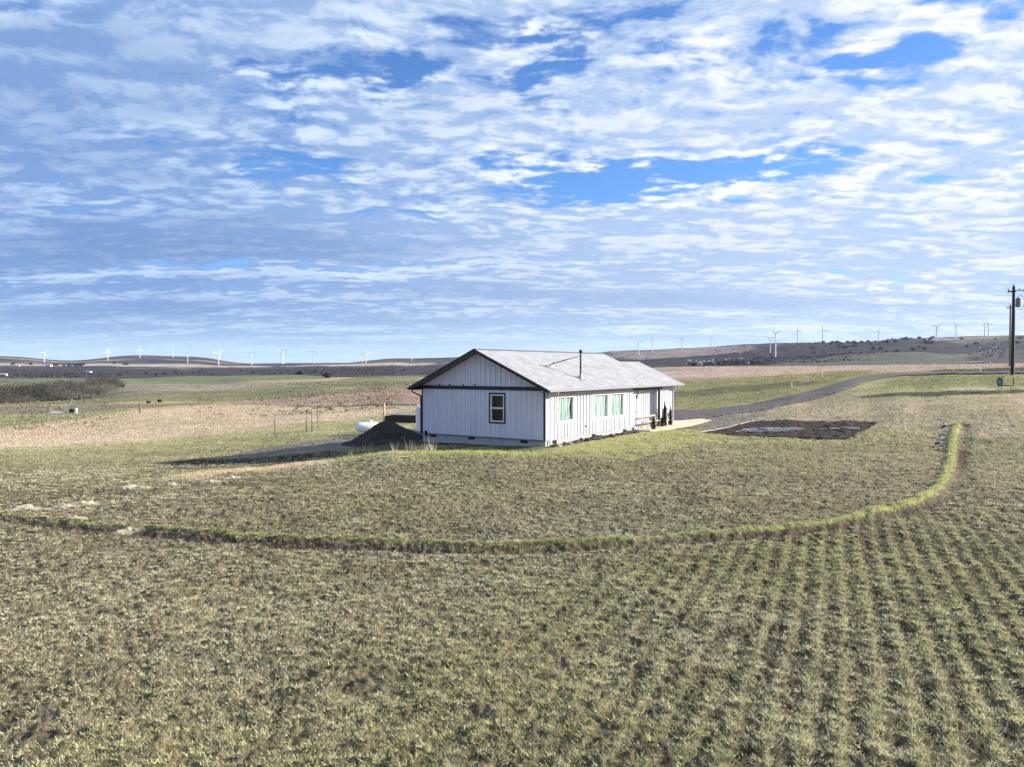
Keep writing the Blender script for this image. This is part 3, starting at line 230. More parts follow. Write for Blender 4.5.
MARKERS = [(36.28, 97.36), (43.2, 109.59), (53.16, 128.52), (65.19, 151.15), (80.21, 179.87), (102.75, 214.41), (68.98, 141.98), (85.01, 166.29), (117.58, 215.78), (115.98, 205.94), (137.95, 216.29), (57.43, 92.04)]
GARDEN = [(11.51, 45.86), (17.27, 53.22), (23.27, 47.49), (18.61, 41.72)]
TARP = [(13.81, 46.36), (15.39, 48.03), (18.09, 47.03), (21.09, 45.39), (20.97, 44.87), (17.71, 46.05), (16.02, 45.62)]
TURBINES = [
  (-2839.1, 4554.5, 39.1, 57.6),
  (-2591.4, 4810.4, 50.7, 58.9),
  (-2538.4, 5120.4, 72.1, 58.0),
  (-2533.4, 5607.8, 82.3, 69.4),
  (-1902.0, 4397.5, 26.2, 52.7),
  (-1702.2, 4352.4, 19.0, 66.1),
  (-1613.0, 4645.4, 18.1, 68.1),
  (-1862.9, 6076.5, 34.6, 72.9),
  (-1851.2, 6064.8, 34.5, 109.1),
  (-1652.2, 6248.0, 39.6, 62.4),
  (-1650.2, 6246.6, 39.6, 104.0),
  (-1001.6, 5026.5, 39.4, 56.9),
  (-926.7, 4762.3, 34.3, 66.6),
  (-654.2, 4883.9, 48.1, 61.8),
  (466.5, 2762.9, 49.3, 45.2),
  (550.1, 2938.3, 62.7, 48.1),
  (684.9, 3023.9, 77.7, 44.3),
  (846.3, 3192.1, 92.4, 40.4),
  (864.8, 2513.7, 56.9, 46.8),
  (801.2, 2283.4, 36.9, 71.4),
  (819.9, 2334.2, 40.7, 34.2),
  (1173.2, 3084.6, 102.6, 50.5),
  (1250.0, 3021.9, 101.4, 52.7),
  (1360.4, 2786.4, 96.8, 41.9),
  (1439.6, 2547.1, 92.2, 50.1),
  (1645.0, 2781.5, 112.5, 49.2),
  (1828.6, 2905.0, 123.3, 50.0),
  (1826.5, 2879.2, 122.3, 47.7),
]
TAB = np.array([[float(v) for v in r.split()] for r in HEIGHTS])
BE = np.array(BEARINGS)

def base_height(x, y):
    x = np.asarray(x, float); y = np.asarray(y, float)
    r = np.hypot(x, y)
    t = np.where(y <= 1e-3, np.sign(x) * 9, x / np.maximum(y, 1e-3))
    t = np.clip(t, BE[0], BE[-1])
    i = np.clip(np.searchsorted(BE, t) - 1, 0, len(BE) - 2)
    f = (t - BE[i]) / (BE[i + 1] - BE[i]); f = f * f * (3 - 2 * f)
    g = (np.log(np.maximum(r, 2)) - np.log(2)) / np.log(6500) * 259
    j = np.clip(g.astype(int), 0, 258); g = np.clip(g - j, 0, 1)
    a = TAB[i, j] * (1 - g) + TAB[i, j + 1] * g
    b = TAB[i + 1, j] * (1 - g) + TAB[i + 1, j + 1] * g
    return a * (1 - f) + b * f

LAT = RNG.random((256, 256))
def vnoise(x, y, k=0):
    x = x + 37.3 * k; y = y + 91.7 * k
    xi = np.floor(x).astype(int); yi = np.floor(y).astype(int)
    fx = x - xi; fy = y - yi
    fx = fx * fx * (3 - 2 * fx); fy = fy * fy * (3 - 2 * fy)
    a = LAT[xi & 255, yi & 255]; b = LAT[(xi + 1) & 255, yi & 255]
    c = LAT[xi & 255, (yi + 1) & 255]; d = LAT[(xi + 1) & 255, (yi + 1) & 255]
    return (a * (1 - fx) + b * fx) * (1 - fy) + (c * (1 - fx) + d * fx) * fy - .5
def fbm(x, y, o=4, k=0):
    v = 0; a = 1.0; s = 1.0
    for i in range(o):
        v = v + a * vnoise(x * s, y * s, k + i); a *= .5; s *= 2.03
    return v

def seg_dist(x, y, pts):
    """distance to a polyline, and on which side (+ = left of its direction)"""
    best = np.full(x.shape, 1e9); side = np.zeros(x.shape)
    for (x0, y0), (x1, y1) in zip(pts[:-1], pts[1:]):
        dx_, dy_ = x1 - x0, y1 - y0; L2 = dx_ * dx_ + dy_ * dy_
        u = np.clip(((x - x0) * dx_ + (y - y0) * dy_) / L2, 0, 1)
        ex = x - (x0 + u * dx_); ey = y - (y0 + u * dy_)
        d = np.hypot(ex, ey); c = dx_ * ey - dy_ * ex
        m = d < best
        best = np.where(m, d, best); side = np.where(m, np.sign(c), side)
    return best, side
def smooth_line(pts, n=6):
    P_ = [np.array(p) for p in pts]; out = []
    for i in range(len(P_) - 1):
        p0 = P_[max(i - 1, 0)]; p1 = P_[i]; p2 = P_[i + 1]; p3 = P_[min(i + 2, len(P_) - 1)]
        for k in range(n):
            t = k / n
            out.append(tuple(.5 * ((2 * p1) + (-p0 + p2) * t + (2 * p0 - 5 * p1 + 4 * p2 - p3) * t * t + (-p0 + 3 * p1 - 3 * p2 + p3) * t ** 3)))
    out.append(tuple(P_[-1])); return out
BANK = smooth_line([(-24, 25.5)] + BANK_LINE, 4)
DRY = smooth_line(DRY_BANK, 3)

def sst(v, lo, hi):
    t = np.clip((v - lo) / (hi - lo), 0, 1); return t * t * (3 - 2 * t)

# the house: origin at the near corner of siding, a = along the long wall, b = along the gable wall
TH = 0.592
HN = np.array([1.757, 39.162]); HA = np.array([math.sin(TH), math.cos(TH)]); HB = np.array([-math.cos(TH), math.sin(TH)])
SILL = 0.40                         # height of the bottom of the siding
HW, HL = 8.46, 17.5
def house_uv(x, y):
    dx_, dy_ = x - HN[0], y - HN[1]
    return dx_ * HA[0] + dy_ * HA[1], dx_ * HB[0] + dy_ * HB[1]
ROW_AZ = R(23.8)
ROW_GAP = 0.38
def in_garden(x, y):
    ins = np.ones(np.shape(x), bool)
    for (x0, y0), (x1, y1) in zip(GARDEN, GARDEN[1:] + GARDEN[:1]):
        ins &= ((x1 - x0) * (y - y0) - (y1 - y0) * (x - x0)) < 0
    return ins

def surface(x, y):
    """height, plus the local masks used for colour and planting"""
    r = np.hypot(x, y)
    z = base_height(x, y)
    u, v = house_uv(x, y)
    hx = np.maximum(np.maximum(-u, u - HL), 0); hy = np.maximum(np.maximum(-v, v - HW), 0)
    hd = np.hypot(hx, hy)
    pad = 1 - sst(hd, .4, 3.2)
    z = z * (1 - pad) + pad * np.where(z > .08, .08, np.minimum(z, .08) * .5 + .03)
    near = 1 - sst(r, 45, 120)
    clod = (.032 * fbm(x * 2.9, y * 2.9, 4, 3) + .075 * np.maximum(vnoise(x * 9.0, y * 9.0, 9), -.1) + .05 * vnoise(x * 17, y * 17, 13) + .05 * vnoise(x * 1.3, y * 1.3, 21)) * near
    s = x * math.cos(ROW_AZ) - y * math.sin(ROW_AZ) + .10 * fbm(x * .16, y * .16, 2, 50)
    rowphase = (.5 + .5 * np.cos(2 * math.pi * s / ROW_GAP)) ** 2.4
    bd = np.full(x.shape, 99.0); bs = np.ones(x.shape)
    m = r < 75
    bd[m], bs[m] = seg_dist(x[m], y[m], BANK)
    inside = sst(bd * bs, 0, .4)                    # yard side of the bank
    rowamt = (1 - inside * .9) * sst(s + fbm(x*.2, y*.2, 2, 70) * 2.4, -10.0, 2.0) * .85 * (1 - sst(r, 18, 34)) * (1 - pad)
    z = z + clod * (1 - .6 * pad) + .030 * (rowphase - .5) * rowamt
    rightpart = sst(x, -6, 12)
    ragg = np.clip(1 + 1.5 * fbm(x * .8, y * .8, 3, 71), .3, 1.7)
    grown = (.055 + .04 * rightpart) * ragg
    z = z + grown * np.exp(-(bd / (.18 + .05 * rightpart)) ** 2) - .07 * np.exp(-((bd * -bs - .55) / .3) ** 2) * (bs < 0)
    # flat bank where the yard steps up at the right
    z = z + .09 * fbm(x / 7.0, y / 7.0, 3, 5) * sst(r, 10, 40) * (1 - pad)
    z = z + .55 * fbm(x / 60.0, y / 60.0, 4, 6) * sst(r, 90, 260) * (1 - sst(r, 900, 1500))
    far = sst(r, 1500, 3000)
    rid = 1 - 2 * np.abs(fbm(x / 520.0, y / 520.0, 4, 8))
    z = z + far * (1 - sst(r, 4200, 6500)*.6) * (9 * fbm(x / 330.0, y / 330.0, 5, 7) + 10 * (rid - .62) + 4 * fbm(x / 60.0, y / 60.0, 2, 17)) * .62
    return z, dict(r=r, pad=pad, hd=hd, row=rowphase, rowamt=rowamt, bd=bd, bs=bs, inside=inside, right=rightpart, u=u, v=v)

def ground_z(x, y):
    z, _ = surface(np.array([float(x)]), np.array([float(y)]))
    return float(z[0])

# ------------------------------------------------------------------ object helpers
def link(o, parent=None):
    COL.objects.link(o)
    if parent is not None: o.parent = parent
    return o
def mesh_np(name, V, Fc, mat, parent=None, n=3, attrs=None, smooth=False):
    me = bpy.data.meshes.new(name)
    V = np.asarray(V, np.float32); Fc = np.asarray(Fc, np.int32)
    me.vertices.add(len(V)); me.vertices.foreach_set('co', V.ravel())
    me.loops.add(Fc.size); me.loops.foreach_set('vertex_index', Fc.ravel())
    me.polygons.add(len(Fc)); me.polygons.foreach_set('loop_start', np.arange(0, Fc.size, n, dtype=np.int32))
    me.polygons.foreach_set('loop_total', np.full(len(Fc), n, np.int32))
    if smooth: me.polygons.foreach_set('use_smooth', np.ones(len(Fc), bool))
    for k, a in (attrs or {}).items():
        at = me.attributes.new(k, 'FLOAT_COLOR', 'POINT')
        a = np.asarray(a, np.float32)
        if a.shape[1] == 3: a = np.concatenate([a, np.ones((len(a), 1), np.float32)], 1)
        at.data.foreach_set('color', a.ravel())
    me.update(); me.validate()
    me.materials.append(mat)
    return link(bpy.data.objects.new(name, me), parent)

class MB:
    """collects shapes and links them as ONE mesh object"""
    def __init__(s): s.b = bmesh.new()
    def box(s, c, d, rz=0.0, rx=0.0, ry=0.0, bevel=0.0):
        M = Matrix.Translation(c) @ Matrix.Rotation(rz, 4, 'Z') @ Matrix.Rotation(ry, 4, 'Y') @ Matrix.Rotation(rx, 4, 'X') @ Matrix.Diagonal((*d, 1))
        g = bmesh.ops.create_cube(s.b, size=1, matrix=M)
        if bevel:
            es = list({e for v in g['verts'] for e in v.link_edges})
            bmesh.ops.bevel(s.b, geom=es, offset=bevel, segments=2, affect='EDGES', clamp_overlap=True)
        return s
    def span(s, lo, hi, bevel=0.0):
        lo = Vector(lo); hi = Vector(hi)
        return s.box((lo + hi) / 2, hi - lo, bevel=bevel)
    def bar(s, p, q, r1, r2=None, seg=8):
        p = Vector(p); q = Vector(q); d = q - p
        M = Matrix.Translation((p + q) / 2) @ d.to_track_quat('Z', 'Y').to_matrix().to_4x4()
        bmesh.ops.create_cone(s.b, cap_ends=True, segments=seg, radius1=r1, radius2=r1 if r2 is None else r2, depth=d.length, matrix=M)
        return s
    def beam(s, p, q, w, h, up=(0, 0, 1)):
        p = Vector(p); q = Vector(q); d = (q - p)
        x = d.normalized(); yv = Vector(up).cross(x).normalized(); zv = x.cross(yv)
        M = Matrix((x, yv, zv)).transposed().to_4x4()
        M = Matrix.Translation((p + q) / 2) @ M @ Matrix.Diagonal((d.length, w, h, 1))
        bmesh.ops.create_cube(s.b, size=1, matrix=M); return s
    def tube(s, pts, r, seg=6):
        for a, b in zip(pts[:-1], pts[1:]): s.bar(a, b, r, r, seg)
        return s
    def ball(s, c, d, sub=2, jit=0.0, rz=0.0):
        g = bmesh.ops.create_icosphere(s.b, subdivisions=sub, radius=.5, matrix=Matrix.Translation(c) @ Matrix.Rotation(rz, 4, 'Z') @ Matrix.Diagonal((*d, 1)))
        if jit:
            for v in g['verts']:
                v.co += Vector((random.uniform(-jit, jit), random.uniform(-jit, jit), random.uniform(-jit, jit)))
        return s
    def poly(s, pts, thick=None):
        vs = [s.b.verts.new(p) for p in pts]; f = s.b.faces.new(vs)
        if thick is not None:
            g = bmesh.ops.extrude_face_region(s.b, geom=[f])
            bmesh.ops.translate(s.b, vec=thick, verts=[e for e in g['geom'] if isinstance(e, bmesh.types.BMVert)])
        return s
    def build(s, name, mat, parent=None, smooth=False):
        bmesh.ops.recalc_face_normals(s.b, faces=s.b.faces)
        me = bpy.data.meshes.new(name); s.b.to_mesh(me); s.b.free()
        if smooth:
            for p in me.polygons: p.use_smooth = True
        me.materials.append(mat)
        return link(bpy.data.objects.new(name, me), parent)

def tag(o, label=None, cat=None, group=None, kind=None):
    if label: o['label'] = label
    if cat: o['category'] = cat
    if group: o['group'] = group
    if kind: o['kind'] = kind
    return o
def thing(name, loc, rz, label, cat, group=None):
    o = bpy.data.objects.new(name, None); o.location = loc; o.rotation_euler = (0, 0, rz)
    o.empty_display_size = .2
    COL.objects.link(o)
    return tag(o, label, cat, group)
def copy_tree(o, parent=None):
    c = o.copy(); COL.objects.link(c)
    if parent is not None: c.parent = parent
    for ch in [x for x in bpy.data.objects if x.parent == o]: copy_tree(ch, c)
    return c

# ------------------------------------------------------------------ materials
def material(name, col, rough=.8, var=.12, scale=6.0, metal=0.0, bump=0.0, bscale=40.0, spec=.3, stretch=(1, 1, 1), dirt=None):
    mt = bpy.data.materials.new(name); mt.use_nodes = True
    T = NT(mt.node_tree)
    g = T.node('ShaderNodeTexCoord').outputs['Object']
    v = T.mapping(g, scale=stretch)
    n1 = T.noise(v, scale, 4, .6)
    f = T.sstep(n1, .3, .7)
    a = tuple(c * (1 - var) for c in col); b = tuple(min(1, c * (1 + var)) for c in col)
    c = T.mix(f, a, b)
    if dirt:
        c = T.mix(T.sstep(T.noise(v, scale * .35, 5, .7), .5, .75, 0, dirt[1]), c, dirt[0])
    p = T.node('ShaderNodeBsdfPrincipled')
    T.l.new(c, p.inputs['Base Color']); p.inputs['Roughness'].default_value = rough
    p.inputs['Metallic'].default_value = metal; p.inputs['Specular IOR Level'].default_value = spec
    if bump:
        bn = T.node('ShaderNodeBump'); bn.inputs['Strength'].default_value = bump; bn.inputs['Distance'].default_value = .02
        T.l.new(T.noise(v, bscale, 4, .6), bn.inputs['Height']); T.l.new(bn.outputs[0], p.inputs['Normal'])
    o = T.node('ShaderNodeOutputMaterial'); T.l.new(p.outputs[0], o.inputs[0])
    return mt

def attr_material(name, rough=.95, speck=True, translucent=0.0):
    mt = bpy.data.materials.new(name); mt.use_nodes = True
    T = NT(mt.node_tree)
    at = T.node('ShaderNodeAttribute'); at.attribute_name = 'Col'
    c = at.outputs['Color']
    p = T.node('ShaderNodeBsdfPrincipled'); p.inputs['Roughness'].default_value = rough
    p.inputs['Specular IOR Level'].default_value = .08
    if speck:
        pos = T.node('ShaderNodeNewGeometry').outputs['Position']
        av = T.node('ShaderNodeAttribute'); av.attribute_name = 'Mix'
        sp = T.node('ShaderNodeSeparateColor'); T.l.new(av.outputs['Color'], sp.inputs[0])
        contrast, mid, _ = sp.outputs
        n_f = T.noise(pos, 14.0, 4, .68)
        n_m = T.noise(pos, 2.4, 5, .66)
        n_l = T.noise(pos, .30, 5, .6)
        n_x = T.noise(T.mapping(pos, scale=(1, 1, .2)), .022, 5, .6)
        fine = T.sstep(n_f, .38, .62)
        medi = T.sstep(n_m, .36, .64)
        f = T.m('ADD', T.m('MULTIPLY', fine, .55), T.m('MULTIPLY', medi, .45))
        dark = T.mix(1.0, c, (.42, .38, .40), 'MULTIPLY'); lite = T.mix(1.0, c, (1.62, 1.60, 1.50), 'MULTIPLY')
        cc = T.mix(f, dark, lite)
        c = T.mix(contrast, c, cc)
        f2 = T.sstep(n_l, .36, .64)
        c = T.mix(1.0, c, T.mix(f2, (.84, .86, .80), (1.14, 1.12, 1.10)), 'MULTIPLY')
        f3 = T.sstep(n_x, .36, .64)
        c = T.mix(mid, c, T.mix(1.0, c, T.mix(f3, (.66, .70, .72), (1.34, 1.27, 1.2)), 'MULTIPLY'))
        bn = T.node('ShaderNodeBump'); bn.inputs['Strength'].default_value = .9; bn.inputs['Distance'].default_value = .09
        hgt = T.m('ADD', T.m('MULTIPLY', n_f, .55), n_m)
        T.l.new(T.m('MULTIPLY', hgt, contrast), bn.inputs['Height']); T.l.new(bn.outputs[0], p.inputs['Normal'])
    T.l.new(c, p.inputs['Base Color'])
    o = T.node('ShaderNodeOutputMaterial')
    if translucent:
        tr = T.node('ShaderNodeBsdfTranslucent'); T.l.new(c, tr.inputs[0])
        ms = T.node('ShaderNodeMixShader'); ms.inputs[0].default_value = translucent
        T.l.new(p.outputs[0], ms.inputs[1]); T.l.new(tr.outputs[0], ms.inputs[2]); T.l.new(ms.outputs[0], o.inputs[0])
    else: T.l.new(p.outputs[0], o.inputs[0])
    return mt

M_GROUND = attr_material('earth and stubble')
M_GRASS = attr_material('grass blades', .7, False, .3)
M_LEAF = attr_material('twigs', .9, False, 0)
M_SIDING = material('pale painted siding', (.66, .65, .735), .6, .035, 3, stretch=(1, 1, .25), dirt=((.55, .53, .50), .35))
M_TRIM = material('charcoal trim', (.028, .029, .04), .5, .15)
M_WHITE = material('white trim', (.70, .70, .72), .45, .03)
M_GUTTER = material('light grey gutter', (.27, .27, .30), .45, .04)
M_CONC = material('foundation concrete', (.40, .40, .40), .9, .12, 5, bump=.2, dirt=((.2, .17, .14), .5))
M_SLAB = material('patio concrete', (.62, .52, .40), .9, .10, 1.6, bump=.15, dirt=((.35, .27, .2), .6))
M_FORM = material('form board', (.62, .42, .24), .8, .2, 8)
M_TIMBER = material('raw timber', (.62, .40, .22), .8, .18, 12, stretch=(1, 1, .2))
M_DARKWOOD = material('dark stained boards', (.05, .042, .038), .85, .3, 5)
M_BLACK = material('black metal', (.025, .026, .03), .35, .1, metal=.6)
M_GALV = material('galvanised metal', (.42, .43, .45), .4, .1, metal=.7)
M_GREY = material('grey painted metal', (.17, .18, .20), .5, .1)
M_TANK = material('white tank paint', (.82, .82, .84), .35, .03)
M_POLE = material('creosoted pole', (.055, .042, .034), .9, .3, 10, stretch=(1, 1, .1))
M_ROCKW = material('pale rock', (.52, .50, .50), .9, .25, 5, bump=.5, bscale=18)
M_ROCKD = material('basalt rock', (.065, .06, .06), .9, .35, 5, bump=.5, bscale=18)
M_TURB = material('turbine white', (.83, .84, .86), .4, .02)
M_PILE = material('dark gravel', (.034, .029, .027), .95, .45, 9, bump=.8, bscale=30)
M_TARP = material('plastic sheeting', (.20, .19, .20), .4, .3, 2.5, bump=.6, bscale=5, dirt=((.14, .10, .09), .8))
M_GARDEN = material('tilled soil', (.038, .022, .018), .95, .5, 3, bump=.9, bscale=14, dirt=((.12, .08, .07), .3))
M_MESH = material('wire', (.33, .34, .34), .5, .1, metal=.5)
M_CONIFER = material('conifer needles', (.018, .03, .016), .9, .4, 14)
M_POT = material('dark pot', (.03, .028, .028), .6, .2)
M_TAN = material('tan plastic chair', (.60, .47, .30), .6, .08)
M_TOWN = material('pale wall', (.50, .50, .50), .8, .06)
M_TOWNROOF = material('dull roof', (.30, .29, .30), .8, .15)
M_WOOD_GREY = material('weathered pole', (.20, .17, .15), .9, .2)
M_BARK = material('bare bark', (.16, .135, .12), .9, .3)
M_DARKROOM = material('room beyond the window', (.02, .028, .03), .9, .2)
def road_material():
    mt = bpy.data.materials.new('gravel road'); mt.use_nodes = True
    T = NT(mt.node_tree)
    pos = T.node('ShaderNodeNewGeometry').outputs['Position']
    c = T.mix(T.sstep(T.noise(pos, .5, 6, .65), .35, .65), (.052, .045, .041), (.092, .080, .072))
    c = T.mix(T.sstep(T.noise(pos, 9, 4, .7), .4, .62), T.mix(1.0, c, (.6, .6, .6), 'MULTIPLY'), T.mix(1.0, c, (1.4, 1.4, 1.4), 'MULTIPLY'))
    p = T.node('ShaderNodeBsdfPrincipled'); T.l.new(c, p.inputs['Base Color']); p.inputs['Roughness'].default_value = .95
    bn = T.node('ShaderNodeBump'); bn.inputs['Strength'].default_value = .6; bn.inputs['Distance'].default_value = .04
    T.l.new(T.noise(pos, 12, 4, .7), bn.inputs['Height']); T.l.new(bn.outputs[0], p.inputs['Normal'])
    o = T.node('ShaderNodeOutputMaterial'); T.l.new(p.outputs[0], o.inputs[0]); return mt
M_ROAD = road_material()
def shingle_material():
    mt = bpy.data.materials.new('pale grey shingles'); mt.use_nodes = True
    T = NT(mt.node_tree)
    g = T.node('ShaderNodeTexCoord').outputs['UV']
    br = T.node('ShaderNodeTexBrick'); T.l.new(g, br.inputs[0])
    br.inputs['Scale'].default_value = 1.0; br.inputs['Brick Width'].default_value = .30; br.inputs['Row Height'].default_value = .145
    br.inputs['Mortar Size'].default_value = .008; br.inputs['Mortar Smooth'].default_value = .3; br.offset = .37
    br.inputs['Color1'].default_value = (.34, .34, .365, 1); br.inputs['Color2'].default_value = (.43, .43, .455, 1); br.inputs['Mortar'].default_value = (.20, .20, .22, 1)
    c = T.mix(T.sstep(T.noise(g, 1.1, 5, .6), .35, .65), T.mix(1.0, br.outputs[0], (.88, .88, .9), 'MULTIPLY'), T.mix(1.0, br.outputs[0], (1.08, 1.08, 1.07), 'MULTIPLY'))
    c = T.mix(T.sstep(T.noise(g, 60, 2, .7), .4, .6), T.mix(1.0, c, (.86, .86, .86), 'MULTIPLY'), c)
    p = T.node('ShaderNodeBsdfPrincipled'); T.l.new(c, p.inputs['Base Color']); p.inputs['Roughness'].default_value = .9
    bn = T.node('ShaderNodeBump'); bn.inputs['Strength'].default_value = .5; bn.inputs['Distance'].default_value = .01
    T.l.new(br.outputs['Fac'], bn.inputs['Height']); bn.invert = True; T.l.new(bn.outputs[0], p.inputs['Normal'])
    o = T.node('ShaderNodeOutputMaterial'); T.l.new(p.outputs[0], o.inputs[0]); return mt
M_ROOF = shingle_material()
def glass_material():
    mt = bpy.data.materials.new('window glass'); mt.use_nodes = True
    T = NT(mt.node_tree)
    a = T.node('ShaderNodeBsdfTransparent'); a.inputs[0].default_value = (.94, .97, .96, 1)
    g = T.node('ShaderNodeBsdfGlossy'); g.inputs['Roughness'].default_value = .03
    lw = T.node('ShaderNodeLayerWeight'); lw.inputs[0].default_value = .5
    fr = T.m('ADD', T.m('MULTIPLY', T.m('POWER', lw.outputs['Facing'], 4.0), .7), .02)
    ms = T.node('ShaderNodeMixShader'); T.l.new(fr, ms.inputs[0]); T.l.new(a.outputs[0], ms.inputs[1]); T.l.new(g.outputs[0], ms.inputs[2])
    o = T.node('ShaderNodeOutputMaterial'); T.l.new(ms.outputs[0], o.inputs[0]); return mt
M_GLASS = glass_material()
M_CURTAIN = material('aqua curtain', (.73, .84, .81), .9, .14, 3, stretch=(4, 4, .5))

# ------------------------------------------------------------------ the ground, one sheet from the camera to beyond the far hills
GC = {}
def build_ground():
    az = np.concatenate([np.arange(-180, -60, 6.0), np.arange(-60, -43, .6), np.arange(-43, 43, .078), np.arange(43, 60, .6), np.arange(60, 180.1, 6.0)])
    az = np.radians(az)
    rr = np.concatenate([np.linspace(.4, 5.5, 16), np.exp(np.arange(np.log(5.8), np.log(60), .0046)),
                         np.exp(np.arange(np.log(60), np.log(420), .0095)), np.exp(np.arange(np.log(420), np.log(13000), .013)), [13000.0]])
    A, Q = np.meshgrid(az, rr)
    x = (np.sin(A) * Q).ravel(); y = (np.cos(A) * Q).ravel()
    z, m = surface(x, y)
    r = m['r']
    # colours
    n1 = fbm(x / 3.5, y / 3.5, 3, 30); n2 = fbm(x / 14, y / 14, 3, 33)
    nearf = 1 - sst(r, 22, 75)                     # where real tufts cover the soil
    soil = np.array([.145, .118, .083]); avg = np.array([.35, .315, .185])
    col = soil * nearf[:, None] + avg * (1 - nearf[:, None])
    green = np.clip(.5 + 1.2 * n2, 0, 1)[:, None]
    col = col * (1 - .35 * green) + col * np.array([.92, 1.05, .8]) * .35 * green
    # far country default
    farc = np.array([.068, .056, .062])
    f = sst(r, 700, 1100)[:, None]
    patch = fbm(x / 260, y / 260, 4, 40)[:, None]
    patch2 = fbm(x / 900, y / 340, 3, 44)[:, None]
    farcol = farc * (.8 + 1.3 * patch) + np.array([.20, .16, .12]) * sst(patch2, .16, .22) + np.array([.03, .05, .01]) * sst(-patch2, .15, .3)
    col = col * (1 - f) + np.clip(farcol, .03, 1) * f
    t = np.where(y > 0, x / np.maximum(y, 1e-3), np.sign(x) * 9)
    lr = np.log(r)
    wob = fbm(np.clip(t, -2, 2) * 30, lr * 6, 3, 60) * .10
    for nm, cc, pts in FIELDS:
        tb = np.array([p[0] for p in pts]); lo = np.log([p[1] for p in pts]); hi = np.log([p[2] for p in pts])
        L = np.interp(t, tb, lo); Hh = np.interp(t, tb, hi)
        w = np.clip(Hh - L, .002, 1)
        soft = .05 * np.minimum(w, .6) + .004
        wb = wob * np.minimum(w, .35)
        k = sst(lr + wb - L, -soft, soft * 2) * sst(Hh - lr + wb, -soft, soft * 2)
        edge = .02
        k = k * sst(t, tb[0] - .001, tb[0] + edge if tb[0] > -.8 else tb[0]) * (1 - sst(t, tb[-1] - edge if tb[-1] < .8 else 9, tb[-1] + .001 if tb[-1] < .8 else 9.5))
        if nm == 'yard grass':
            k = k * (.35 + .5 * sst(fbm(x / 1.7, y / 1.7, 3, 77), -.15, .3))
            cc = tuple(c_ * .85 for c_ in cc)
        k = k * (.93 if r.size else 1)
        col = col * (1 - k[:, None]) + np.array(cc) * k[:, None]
    # sown rows: bare soil between, sparse green in the row
    k = (m['rowamt'] * nearf)[:, None]
    col = col * (1 - .5 * k * (1 - m['row'][:, None])) + np.array([.07, .075, .015]) * k * m['row'][:, None] * .6
    # bank: turf on top, bare brown earth on its outer side
    g = np.exp(-(m['bd'] / (.09 + .07 * m['right'])) ** 4)[:, None]
    e = (np.exp(-((m['bd'] * -m['bs'] - (.58 - .14 * m['right'])) / (.36 - .14 * m['right'])) ** 4) * (m['bs'] < 0))[:, None]
    e = e * (.70 + 1.3 * n1[:, None])
    col = col * (1 - np.clip(e, 0, 1)) + np.array([.085, .062, .05]) * np.clip(e, 0, 1)
    gc = np.array([.13, .15, .05])[None] * (1 - m['right'][:, None]) + np.array([.30, .32, .13])[None] * m['right'][:, None]
    col = col * (1 - g) + gc * g
    mk = r < 80
    d, _ = seg_dist(x[mk], y[mk], DRY)
    kk = np.exp(-(d / .8) ** 2)[:, None] * .8
    col[mk] = col[mk] * (1 - kk) + np.array([.46, .38, .26]) * kk
    for i, (mx_, my_) in enumerate(MOUNDS):
        d = np.hypot((x - mx_) / 1.5, (y - my_) / 1.1) + .25 * vnoise(x * 3, y * 3, 4)
        kk = 1 - sst(d, .10, .38)
        z = z + .07 * kk * np.exp(-(d / .3) ** 2)
        kk = kk * (.95 if i < 10 else .4)
        col = col * (1 - kk[:, None]) + np.array([.56, .50, .38]) * kk[:, None]
    contrast = np.clip(.9 - .1 * sst(r, 60, 300) - .3 * sst(r, 1000, 3000), 0, 1)
    mid = .15 + .75 * sst(r, 80, 260)
    mixa = np.stack([contrast, mid, np.zeros_like(r)], 1)
    nr, na = Q.shape
    GC['az'] = az; GC['lr'] = np.log(rr); GC['c'] = col.reshape(nr, na, 3)
    idx = np.arange(nr * na).reshape(nr, na)
    Fq = np.stack([idx[:-1, :-1], idx[:-1, 1:], idx[1:, 1:], idx[1:, :-1]], -1).reshape(-1, 4)[:, ::-1]
    V = np.stack([x, y, z], 1)
    # close the hole under the camera
    o = mesh_np('ground', V, Fq, M_GROUND, n=4, attrs={'Col': col, 'Mix': mixa}, smooth=True)
    tag(o, kind='structure')
build_ground()

def field_colour(x, y):
    a = np.arctan2(x, y); i = np.clip(np.searchsorted(GC['az'], a), 0, len(GC['az']) - 1)
    j = np.clip(np.searchsorted(GC['lr'], np.log(np.hypot(x, y))), 0, len(GC['lr']) - 1)
    return GC['c'][j, i]
